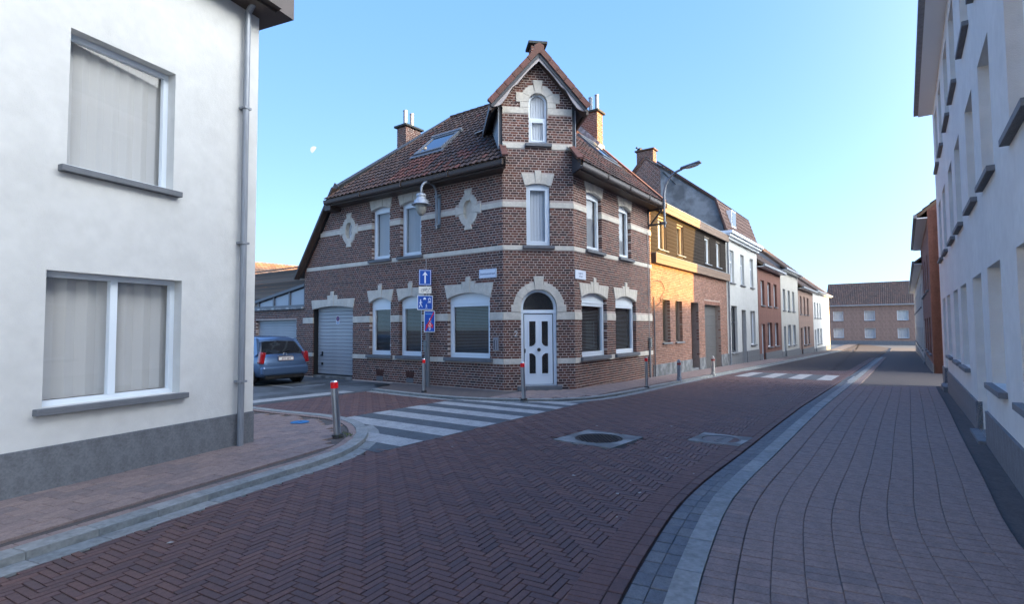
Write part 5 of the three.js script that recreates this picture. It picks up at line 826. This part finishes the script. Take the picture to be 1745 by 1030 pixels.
// ---------------------------------------------------------------- street furniture
function bollard(name, label, p, h, r0, lean, m, group, kind = 'steel') {
  const y = gh(p[0], p[1]), t = thing(name, label, 'bollard', mul(T(p[0], y, p[1]), new THREE.Matrix4().makeRotationZ(lean)), group);
  if (kind === 'steel') {
    part(t, 'tube', new THREE.CylinderGeometry(r0, r0, h - .1, 28, 1).translate(0, (h - .1) / 2 - .02, 0), mat.steel);
    part(t, 'reflector_band', new THREE.CylinderGeometry(r0 * 1.03, r0 * 1.03, .095, 28, 1).translate(0, h - .07, 0), mat.red);
    part(t, 'cap', new THREE.CylinderGeometry(r0 * .8, r0 * 1.02, .022, 28).translate(0, h - .012, 0), mat.steel);
    part(t, 'foot', new THREE.CylinderGeometry(r0 * 1.5, r0 * 1.7, .04, 28).translate(0, .01, 0), mat.black);
  } else {
    part(t, 'post', new THREE.LatheGeometry([[0, -.1], [r0 * 1.35, -.1], [r0 * 1.35, .06], [r0 * 1.1, .1], [r0, .12], [r0, h * .86], [r0 * .86, h * .95], [r0 * .4, h], [0, h]].map(q => new THREE.Vector2(...q)), 24), m);
    part(t, 'red_band', new THREE.CylinderGeometry(r0 * 1.02, r0 * 1.02, .07, 24, 1, true).translate(0, h * .8, 0), M([.3, .035, .03], { roughness: .5 }));
    part(t, 'ring', new THREE.TorusGeometry(r0 * 1.12, .012, 8, 24).rotateX(Math.PI / 2).translate(0, .12, 0), m);
  }
  return t;
}
const G1 = 'steel bollards with a red band along the kerbs';
bollard('steel_bollard', 'leaning steel bollard with red band on the left corner pavement', [-2.71, -8.47], .86, .056, .072, null, G1);
bollard('steel_bollard', 'steel bollard with red band beside the traffic sign post', [-2.33, -14.36], .87, .043, .01, null, G1);
bollard('steel_bollard', 'steel bollard with red band in front of the white door', [.26, -12.62], .87, .048, .035, null, G1);
bollard('steel_bollard', 'steel bollard with red band near the orange brick house', [3.75, -15.25], .85, .042, .008, null, G1);
bollard('concrete_bollard', 'grey bollard with dark red band below the windows of the orange brick house', [5.38, -17.6], .69, .062, 0, M([.4, .43, .48], { map: rep(stain, 2), roughness: .85 }), 'short bollards by the orange brick house', 'c');
bollard('concrete_bollard', 'pale bollard with red band in front of the grey garage door', [7.55, -20.5], .7, .062, 0, M([.62, .6, .57], { map: rep(stain, 2), roughness: .85 }), 'short bollards by the orange brick house', 'c');
// weeds and leaves by the leaning bollard
{
  const g = new GB(), r = rng(4); for (let k = 0; k < 70; k++) { const a = r() * 6.28, d = .07 + r() * .07, x = -2.62 + Math.cos(a) * d, z = -8.47 + Math.sin(a) * d * .9, h = .02 + r() * .05, b = r() * 6.28; g.quad(V3(x, .004, z), V3(x + Math.cos(b) * .006, .004, z + Math.sin(b) * .006), V3(x + Math.cos(b) * .02, h, z + Math.sin(b) * .02), V3(x + Math.cos(b) * .014, h, z + Math.sin(b) * .014), [.05 + r() * .05, .09 + r() * .05, .03]); }
  const o = part(scene, 'weeds', g, M([1, 1, 1], { vertexColors: true, side: THREE.DoubleSide }), null, { kind: 'stuff', label: 'small green weeds at the foot of the leaning bollard', category: 'weeds' });
  const q = new GB(); for (let k = 0; k < 60; k++) { const x = -4 + r() * 7, z = -4 - r() * 10; if (!inside(roadPoly, x, z)) continue; const a = r() * 6.28, s = .008 + r() * .022, c = Math.cos(a) * s, d = Math.sin(a) * s, yy = ROAD + .006 + gh(x, z); q.quad(V3(x - c, yy, z - d), V3(x + d, yy + .004, z - c), V3(x + c, yy + .002, z + d), V3(x - d, yy + .006, z + c), k % 3 ? [.3, .29, .27] : [.1, .06, .04]); }
  part(scene, 'litter', q, M([1, 1, 1], { vertexColors: true, side: THREE.DoubleSide }), null, { kind: 'stuff', label: 'scraps and dry leaves scattered over the clay pavers', category: 'litter' });
}
// signs
function canvasTex(w, h, draw) { const c = document.createElement('canvas'); c.width = w; c.height = h; draw(c.getContext('2d'), w, h); const t = new THREE.CanvasTexture(c); t.colorSpace = THREE.SRGBColorSpace; return t; }
function plate(parent, name, F, x, y, z, w, h, t, th = .012, rad = .02, back = mat.galv) {
  const sh = new THREE.Shape(); const a = w / 2, b = h / 2; sh.moveTo(-a + rad, -b); sh.lineTo(a - rad, -b); sh.quadraticCurveTo(a, -b, a, -b + rad); sh.lineTo(a, b - rad); sh.quadraticCurveTo(a, b, a - rad, b); sh.lineTo(-a + rad, b); sh.quadraticCurveTo(-a, b, -a, b - rad); sh.lineTo(-a, -b + rad); sh.quadraticCurveTo(-a, -b, -a + rad, -b);
  const body = part(parent, name, new THREE.ExtrudeGeometry(sh, { depth: th, bevelEnabled: false, curveSegments: 5 }).translate(0, 0, -th), back, mul(F, T(x, y, z)));
  const fg = new THREE.ShapeGeometry(sh, 5); const p = fg.attributes.position, u = fg.attributes.uv; for (let i = 0; i < p.count; i++) u.setXY(i, (p.getX(i) + a) / w, (p.getY(i) + b) / h); fg.translate(0, 0, .003);
  part(body, 'sign_face', fg, P([1, 1, 1], { map: t, roughness: .35 })); return body;
}
{
  const base = LP(2.62, .17), turn = frame(base, [.97, -.24], [.24, .97]); // faces traffic coming up the side street mouth
  const t = thing('traffic_sign_post', 'grey post carrying four blue and white traffic signs before the wall', 'sign post', turn);
  part(t, 'pole', (() => { const g = new GB(); g.cyl(V3(0, -.05, 0), V3(0, 3.35, 0), .05, .05, 18); return g; })(), mat.greyMetal);
  const blue = '#0a4fb0', I = turn;
  const person = (c, x, y, s) => { c.beginPath(); c.arc(x, y - 30 * s, 5.5 * s, 0, 7); c.fill(); c.lineWidth = 9 * s; c.lineCap = 'round'; c.strokeStyle = c.fillStyle; const ln = (...p) => { c.beginPath(); c.moveTo(x + p[0] * s, y + p[1] * s); for (let i = 2; i < p.length; i += 2) c.lineTo(x + p[i] * s, y + p[i + 1] * s); c.stroke(); }; ln(0, -20, 0, 2); c.lineWidth = 5 * s; ln(0, 2, -7, 22, -12, 34); ln(0, 2, 8, 18, 14, 32); ln(0, -18, 12, -6); ln(0, -18, -9, -2); };
  plate(t, 'sign_plate', I, -.1, 3.16, .075, .36, .46, canvasTex(180, 230, (c, w, h) => { c.fillStyle = blue; c.fillRect(0, 0, w, h); c.strokeStyle = '#e8eef5'; c.lineWidth = 7; c.strokeRect(11, 11, w - 22, h - 22); c.fillStyle = '#f2f5f8'; c.fillRect(80, 80, 20, 120); c.beginPath(); c.moveTo(90, 28); c.lineTo(130, 88); c.lineTo(90, 76); c.lineTo(50, 88); c.fill(); }));
  plate(t, 'sign_plate', I, -.1, 2.79, .075, .37, .21, canvasTex(180, 100, (c, w, h) => { c.fillStyle = '#e9e6dd'; c.fillRect(0, 0, w, h); c.strokeStyle = '#3a3a3a'; c.lineWidth = 3.5; for (const x of [55, 118]) { c.beginPath(); c.arc(x, 58, 20, 0, 7); c.stroke(); } c.beginPath(); c.moveTo(55, 58); c.lineTo(75, 32); c.lineTo(106, 32); c.lineTo(118, 58); c.moveTo(75, 32); c.lineTo(88, 58); c.lineTo(55, 58); c.moveTo(88, 58); c.lineTo(106, 32); c.moveTo(103, 24); c.lineTo(112, 24); c.stroke(); c.fillStyle = '#2a2a2a'; c.fillRect(146, 26, 14, 10); }));
  plate(t, 'sign_plate', I, -.1, 2.42, .075, .45, .43, canvasTex(210, 200, (c, w, h) => { c.fillStyle = '#dfe5ea'; c.fillRect(0, 0, w, h); c.fillStyle = blue; c.fillRect(10, 10, w - 20, h - 20); c.fillStyle = '#e8eef4'; person(c, 45, 110, 1.55); person(c, 122, 150, .85); c.fillRect(135, 96, 52, 5); c.lineWidth = 5; c.strokeStyle = '#e8eef4'; c.strokeRect(152, 50, 28, 46); c.beginPath(); c.moveTo(148, 52); c.lineTo(166, 32); c.lineTo(184, 52); c.stroke(); c.fillRect(163, 74, 8, 22); c.fillRect(82, 40, 36, 14); c.fillRect(90, 30, 20, 12); c.beginPath(); c.arc(90, 56, 5, 0, 7); c.arc(110, 56, 5, 0, 7); c.fill(); }));
  plate(t, 'sign_plate', I, .03, 1.87, .08, .32, .62, canvasTex(160, 300, (c, w, h) => { c.fillStyle = '#dfe5ea'; c.fillRect(0, 0, w, h); c.fillStyle = blue; c.fillRect(9, 9, w - 18, h - 18); c.fillStyle = '#8fd0f0'; c.font = 'bold 25px sans-serif'; c.textAlign = 'center'; c.fillText('Fietsstraat', w / 2, 52, 124); c.fillStyle = '#d01828'; c.fillRect(30, 190, 100, 40); c.beginPath(); c.moveTo(45, 190); c.lineTo(58, 165); c.lineTo(102, 165); c.lineTo(115, 190); c.fill(); c.fillRect(34, 228, 18, 16); c.fillRect(108, 228, 18, 16); c.fillStyle = '#eef2f5'; person(c, 82, 160, 1.55); c.lineWidth = 7; c.strokeStyle = '#eef2f5'; c.beginPath(); c.ellipse(82, 240, 9, 32, 0, 0, 7); c.stroke(); c.strokeStyle = '#c8102a'; c.lineWidth = 17; c.beginPath(); c.moveTo(22, h - 30); c.lineTo(w - 18, 24); c.stroke(); }));
  for (const y of [3.16, 2.42, 1.87]) part(t, 'bracket', new RoundedBoxGeometry(.14, .04, .13, 1, .008).translate(0, y, .0), mat.galv);
}
// cable guards and house cables
for (const [F, x, lb, y1, y2] of [[FLm, -2.84, 'grey cable box on conduit beside the traffic sign post', .98, 1.3], [FRm, 5.25, 'grey cable box on conduit at the far end of the corner house', .95, 1.28]]) {
  const t = thing('cable_box', lb, 'cable box', mul(F, T(x, 0, 0)), 'cable boxes on the corner house'), I = mul(F, T(x, 0, 0));
  part(t, 'conduit', (() => { const g = new GB(); g.cyl(V3(0, -.1, .05), V3(0, y1, .05), .032, .032, 12); return g; })(), mat.galv);
  part(t, 'box', new RoundedBoxGeometry(.11, y2 - y1, .09, 2, .02).translate(0, (y1 + y2) / 2, .06), M([.33, .36, .36], { roughness: .6, map: rep(stain, 2) }));
  part(t, 'cable', (() => { const g = new GB(); g.cyl(V3(0, y2, .035), V3(0, F === FLm ? 3.8 : 5.0, .035), .011, .011, 6); return g; })(), M([.4, .38, .37], { roughness: .7 }));
}
// street name plates, house number, bell panel
function wallPlate(name, label, cat, F, x, y, w, h, draw, pw = 300) { const t = thing(name, label, cat, mul(F, T(x, y, 0))); plate(t, 'plate', mul(F, T(x, y, 0)), 0, 0, .03, w, h, canvasTex(pw, Math.round(pw * h / w), draw), .014, .02, mat.white); return t; }
wallPlate('street_name_plate', 'white enamel street name plate with one line of blue lettering', 'street sign', FLm, -.505, 3.16, .6, .25, (c, w, h) => { c.fillStyle = '#d8dfea'; c.fillRect(0, 0, w, h); c.strokeStyle = '#3c5a8c'; c.lineWidth = 3; c.strokeRect(12, 10, w - 24, h - 20); c.fillStyle = '#274a78'; c.font = 'bold 38px sans-serif'; c.textAlign = 'center'; c.textBaseline = 'middle'; c.fillText('Damiaanstraat', w / 2, h / 2 + 4, w - 40); });
wallPlate('street_name_plate', 'white enamel street name plate with two lines of blue lettering', 'street sign', FRm, .33, 3.13, .6, .25, (c, w, h) => { c.fillStyle = '#d8dfea'; c.fillRect(0, 0, w, h); c.strokeStyle = '#7f95b8'; c.lineWidth = 2; c.strokeRect(10, 8, w - 20, h - 16); c.fillStyle = '#2c4c78'; c.font = 'bold 36px sans-serif'; c.textAlign = 'center'; c.textBaseline = 'middle'; c.fillText('Lagerei', w / 2, h * .34); c.fillText('straat', w / 2, h * .68); });
{
  const g2 = new THREE.Shape(); // the digit 2 as a bent strip
  const pts = [[-.035, .04], [-.03, .065], [0, .078], [.03, .062], [.032, .03], [.01, -.005], [-.035, -.06], [.036, -.06]].map(p => V3(p[0], p[1], 0)); const t = thing('house_number', 'white house number two on the bricks left of the door', 'house number', mul(FTm, T(.335, 1.5, 0)));
  const g = new GB(); for (let k = 0; k + 1 < pts.length; k++) g.bar(pts[k].clone().add(V3(0, 0, .018)), pts[k + 1].clone().add(V3(0, 0, .018)), .01, .02, [1, 1, 1], V3(0, 0, 1)); part(t, 'digit', g, mat.white);
}
{
  const t = thing('bell_panel', 'grey metal bell and letter panel on the wall beside the large window', 'bell panel', mul(FLm, T(-.24, 1.235, 0))); part(t, 'plate', new RoundedBoxGeometry(.17, .36, .03, 1, .008).translate(0, 0, .015), M([.28, .28, .3], { roughness: .5, metalness: .3 })); part(t, 'slot', new RoundedBoxGeometry(.1, .26, .012, 1, .004).translate(-.015, -.02, .033), M([.12, .11, .12], { roughness: .5 })); part(t, 'strip', new RoundedBoxGeometry(.02, .25, .014, 1, .004).translate(.005, -.02, .036), M([.45, .43, .45], { roughness: .4 }));
}
{
  const t = thing('door_sticker', 'round no parking sticker on the grey garage door', 'sticker', mul(FLm, T(-7.33, 1.98, -.178)));
  const tx = canvasTex(100, 150, (c, w, h) => { c.clearRect(0, 0, w, h); c.fillStyle = '#c9d3dd'; c.fillRect(0, 0, w, h); c.fillStyle = '#1c2f78'; c.beginPath(); c.arc(50, 50, 40, 0, 7); c.fill(); c.strokeStyle = '#8a1a30'; c.lineWidth = 11; c.stroke(); c.beginPath(); c.moveTo(24, 24); c.lineTo(76, 76); c.stroke(); c.fillStyle = '#1b4f9a'; c.fillRect(12, 106, 34, 16); c.fillRect(56, 106, 32, 12); c.fillRect(36, 126, 36, 14); });
  plate(t, 'sticker_sheet', mul(FLm, T(-7.33, 1.98, -.172)), 0, 0, .0, .2, .3, tx, .003, .08, mat.garage);
}
// gooseneck wall lamp on the left facade
{
  const F = mul(FLm, T(-2.33, 0, 0)), t = thing('wall_lamp', 'grey gooseneck wall lamp with bell shade and frosted globe', 'lamp', F);
  part(t, 'back_plate', new RoundedBoxGeometry(.14, 1.0, .03, 1, .006).translate(.0, 5.13, .02), mat.galv); for (const y of [4.7, 5.55]) part(t, 'clamp', new RoundedBoxGeometry(.16, .05, .14, 1, .008).translate(0, y, .07), mat.galv);
  const pts = [V3(0, 4.58, .13), V3(0, 5.5, .13)]; for (let k = 0; k <= 10; k++) { const a = Math.PI * k / 10; pts.push(V3(0, 5.6 + .3 * Math.sin(a), .13 + .31 - .31 * Math.cos(a))); } pts.push(V3(0, 5.45, .75));
  part(t, 'arm', new THREE.TubeGeometry(new THREE.CatmullRomCurve3(pts, false, 'catmullrom', .2), 60, .035, 12), mat.galv);
  const lz = .75, ly = 5.42; const lath = (a, m, n) => part(t, n, new THREE.LatheGeometry(a.map(p => new THREE.Vector2(...p)), 32).translate(0, ly, lz), m);
  const sh = lath([[.03, .08], [.13, .07], [.145, .03], [.13, -.01], [.12, -.03], [.15, -.08], [.2, -.12], [.21, -.2], [.27, -.23], [.275, -.245], [.2, -.235], [.19, -.2]], M([.4, .43, .46], { roughness: .45, metalness: .3, side: THREE.DoubleSide }), 'shade');
  lath([[.165, -.22], [.165, -.28], [.15, -.38], [.11, -.48], [.05, -.545], [0, -.56]], P([.42, .41, .36], { roughness: .35, transmission: .25, thickness: 0, side: THREE.DoubleSide }), 'globe');
}
// bracketed street lamp at the far end of the right facade
{
  const F = mul(FRm, T(5.42, 0, 0)), t = thing('street_lamp', 'street lamp on curved grey pole bracketed to the far end of the house', 'street lamp', F);
  const rust = M([.05, .045, .045], { roughness: .7 });
  part(t, 'back_plate', new RoundedBoxGeometry(.1, .75, .04, 1, .008).translate(0, 5.55, .02), rust);
  part(t, 'bracket', (() => { const g = new GB(); g.bar(V3(0, 5.8, .03), V3(0, 5.84, .62), .05, .06); g.bar(V3(0, 5.28, .03), V3(0, 5.3, .66), .05, .06); g.bar(V3(0, 5.3, .08), V3(0, 5.8, .52), .04, .05); return g; })(), rust);
  part(t, 'clamp', new RoundedBoxGeometry(.12, .09, .16, 1, .01).translate(0, 5.3, .58), mat.greyMetal);
  const pts = [V3(0, 5.15, .6), V3(0, 6.0, .6), V3(0, 6.45, .62), V3(0, 6.8, .75), V3(0, 7.02, 1.0), V3(0, 7.1, 1.24)];
  part(t, 'pole', new THREE.TubeGeometry(new THREE.CatmullRomCurve3(pts), 50, .04, 12), mat.galv);
  const d = V3(0, .16, 1).normalize(), h = grp(t, 'lamp_head', mul(F, new THREE.Matrix4().makeBasis(V3(1, 0, 0), d.clone().cross(V3(1, 0, 0)), d).setPosition(V3(0, 7.08, 1.2))));
  part(h, 'housing', (() => { const g = new RoundedBoxGeometry(.24, .13, .72, 4, .06); const p = g.attributes.position; for (let i = 0; i < p.count; i++) { const z = p.getZ(i) / .36; const s = z < 0 ? 1 + z * .45 : 1 - z * z * .15; p.setX(i, p.getX(i) * s); if (p.getY(i) < 0) p.setY(i, p.getY(i) * .4); } g.computeVertexNormals(); return g.translate(0, .03, .36); })(), M([.1, .11, .125], { roughness: .45 }));
  part(h, 'lens', (() => { const g = new THREE.SphereGeometry(1, 20, 12); g.scale(.1, .05, .26); return g.translate(0, -.0, .42); })(), P([.5, .48, .44], { roughness: .25, transmission: .3, thickness: 0 }));
}
// bird on the chimney of the white house
{
  const p = RP(15.95, -4.6), t = thing('bird', 'small dark bird perched on the orange brick chimney', 'bird', T(p[0], 11.68, p[1]));
  part(t, 'body', (() => { const g = new GB(); g.geo(new THREE.SphereGeometry(1, 14, 10), mul(T(0, .11, 0), new THREE.Matrix4().makeRotationZ(.35), new THREE.Matrix4().makeScale(.16, .085, .08))); g.geo(new THREE.SphereGeometry(.06, 12, 10), T(-.15, .2, 0)); g.cyl(V3(-.19, .2, 0), V3(-.27, .19, 0), .02, .002, 8); g.cyl(V3(.1, .1, 0), V3(.3, .02, 0), .05, .03, 8); g.cyl(V3(-.02, .04, .03), V3(-.02, -.02, .03), .008, .008, 5); g.cyl(V3(-.02, .04, -.03), V3(-.02, -.02, -.03), .008, .008, 5); return g; })(), mat.black);
}
// the moon, more than half lit, low over the side street
{
  const d = V3(-.363, .3315, -.985).normalize(), D = 1400, p = d.clone().multiplyScalar(D).add(camera.position); const rad = D * 5.6 / 923;
  const side = V3(-.6, .45, 0).normalize(); const toCam = d.clone().negate(); const lit = side.clone().addScaledVector(toCam, .62).normalize(); const up = lit.clone().cross(toCam).normalize();
  const g = new THREE.SphereGeometry(rad, 32, 20, 0, Math.PI); // half a ball: the lit half
  const z = lit, x = up, y = z.clone().cross(x); const o = part(scene, 'moon', g, new THREE.MeshStandardMaterial({ color: 0x000000, emissive: lin(.86, .93, 1), emissiveIntensity: 1.05 / EXPOSURE, roughness: 1 }), new THREE.Matrix4().makeBasis(x, y, z).setPosition(p)); o.castShadow = false; o.userData = { label: 'pale half moon low in the clear blue sky', category: 'moon' };
}
// ---------------------------------------------------------------- parked car
{
  const rear = [-7.06, -16.9], fw = dL, rt = [.58429, -.81155];
  // local axes: x towards the car's left as seen from behind is -x; z backwards
  const F = frame(rear, rt, [-fw[0], -fw[1]], ROAD), t = thing('parked_car', 'blue hatchback parked in front of the garages, seen from behind', 'car', F);
  const paint = P([.085, .15, .27], { roughness: .35, metalness: .55, clearcoat: 1, clearcoatRoughness: .06 });
  const grid = (st, cols, close) => { const n = st.length, pos = [], idx = []; const m = cols * 2 - 1; st.forEach(s => { const h = s.pts; const ring = [...h, ...h.slice(0, -1).reverse().map(p => [-p[0], p[1]])]; for (const p of ring) pos.push(p[0], p[1], -s.z); }); for (let i = 0; i + 1 < n; i++) for (let j = 0; j + 1 < m; j++) { const a = i * m + j, b = a + 1, c = a + m, d = c + 1; idx.push(a, b, c, b, d, c); } if (close) for (const [r, f] of [[0, 1], [n - 1, 0]]) for (let j = 1; j + 1 < m; j++) f ? idx.push(r * m, r * m + j + 1, r * m + j) : idx.push(r * m, r * m + j, r * m + j + 1); const g = new THREE.BufferGeometry(); g.setAttribute('position', new THREE.Float32BufferAttribute(pos, 3)); g.setIndex(idx); g.computeVertexNormals(); return g; };
  const S = (z, w, b, belt, tuck = .04) => ({ z, pts: [[w * .8, b], [w * .97, b + .05], [w, b + .2], [w * 1.0, belt - .28], [w * .985, belt - .1], [w * .94, belt], [w * .5, belt + .02], [0, belt + .025]] });
  part(t, 'body', grid([S(-.06, .5, .36, .62), S(-.02, .72, .3, .76), S(.05, .79, .27, .86), S(.14, .82, .26, .95), S(.45, .845, .24, .97), S(1.2, .85, .22, .97), S(2.2, .85, .22, .96), S(2.75, .845, .22, .95), S(3.1, .83, .22, .9), S(3.5, .8, .22, .82), S(3.75, .7, .26, .72), S(3.85, .5, .3, .62)], 8, true), paint);
  const C = (z, wb, yb, wt, yt) => ({ z, pts: [[wb, yb], [lerp(wb, wt, .35), lerp(yb, yt, .4)], [lerp(wb, wt, .75), lerp(yb, yt, .8)], [wt, yt - .03], [wt - .08, yt], [0, yt + .02]] });
  part(t, 'greenhouse', grid([C(.13, .74, .93, .73, .95), C(.24, .75, .93, .69, 1.12), C(.4, .77, .93, .62, 1.33), C(.54, .78, .93, .57, 1.43), C(.8, .79, .93, .55, 1.48), C(1.5, .8, .93, .58, 1.5), C(2.0, .79, .93, .57, 1.45), C(2.75, .77, .92, .74, .95)], 6, true), P([.015, .018, .022], { roughness: .06, clearcoat: 1 }));
  part(t, 'roof', grid([C(.42, .64, 1.3, .63, 1.35), C(.5, .64, 1.35, .58, 1.43), C(.8, .645, 1.38, .565, 1.495), C(1.5, .66, 1.4, .59, 1.515), C(2.0, .655, 1.38, .585, 1.465)], 6, true), paint);
  for (const s of [-1, 1]) {
    part(t, 'rear_pillar', (() => { const g = new GB(); g.bar(V3(s * .775, .92, -.22), V3(s * .63, 1.4, -.56), .09, .15, [1, 1, 1], V3(0, 0, 1)); return g; })(), paint);
    part(t, 'tail_light', (() => { const g = new RoundedBoxGeometry(.17, .36, .18, 3, .05); g.rotateZ(s * .16); return g.translate(s * .735, .85, -.05); })(), P([.3, .01, .015], { roughness: .12, clearcoat: 1 }));
    part(t, 'reflector', new RoundedBoxGeometry(.16, .05, .03, 1, .01).translate(s * .6, .38, .03), P([.3, .02, .02], { roughness: .2 }));
    for (const z of [.62, 3.1]) { const w = part(t, 'wheel', new THREE.TorusGeometry(.215, .085, 14, 30).scale(1, 1, 1.15).rotateY(Math.PI / 2).translate(s * .74, .3, -z), mat.black); part(w, 'rim', (() => { const g = new GB(); g.cyl(V3(s * .68, .3, -z), V3(s * .8, .3, -z), .19, .19, 24); return g; })(), mat.galv); part(t, 'wheel_arch', new THREE.CylinderGeometry(.36, .36, .1, 28, 1, false).rotateZ(Math.PI / 2).translate(s * .81, .33, -z), mat.black); }
    part(t, 'mirror', new RoundedBoxGeometry(.18, .12, .1, 2, .03).translate(s * .95, 1.0, -2.35), paint);
  }
  part(t, 'bumper', (() => { const g = new RoundedBoxGeometry(1.56, .3, .2, 4, .09); return g.translate(0, .46, -.0); })(), paint);
  part(t, 'lower_valance', new RoundedBoxGeometry(1.3, .14, .2, 2, .04).translate(0, .27, -.06), mat.black);
  part(t, 'axle_cover', new RoundedBoxGeometry(1.3, .14, 3.4, 1, .03).translate(0, .24, -1.9), mat.black);
  plate(t, 'number_plate', F, 0, .82, .07, .5, .115, canvasTex(260, 60, (c, w, h) => { c.fillStyle = '#d9d9d6'; c.fillRect(0, 0, w, h); c.strokeStyle = '#7a1420'; c.lineWidth = 3; c.strokeRect(4, 4, w - 8, h - 8); c.fillStyle = '#5a1822'; c.font = 'bold 44px sans-serif'; c.textAlign = 'center'; c.textBaseline = 'middle'; c.fillText('231·SEY', w / 2, h / 2 + 2, w - 24); }), .01, .01);
  part(t, 'badge', new THREE.TorusGeometry(.05, .008, 8, 24).scale(1.3, 1, 1).translate(0, .945, .0), mat.steel);
  part(t, 'tailgate_handle', new RoundedBoxGeometry(.5, .03, .04, 1, .01).translate(0, .9, .02), mat.steel);
  part(t, 'wiper', (() => { const g = new GB(); g.bar(V3(0, 1.0, -.13), V3(.3, 1.1, -.15), .015, .015); return g; })(), mat.black);
}
renderer.render(scene, camera);
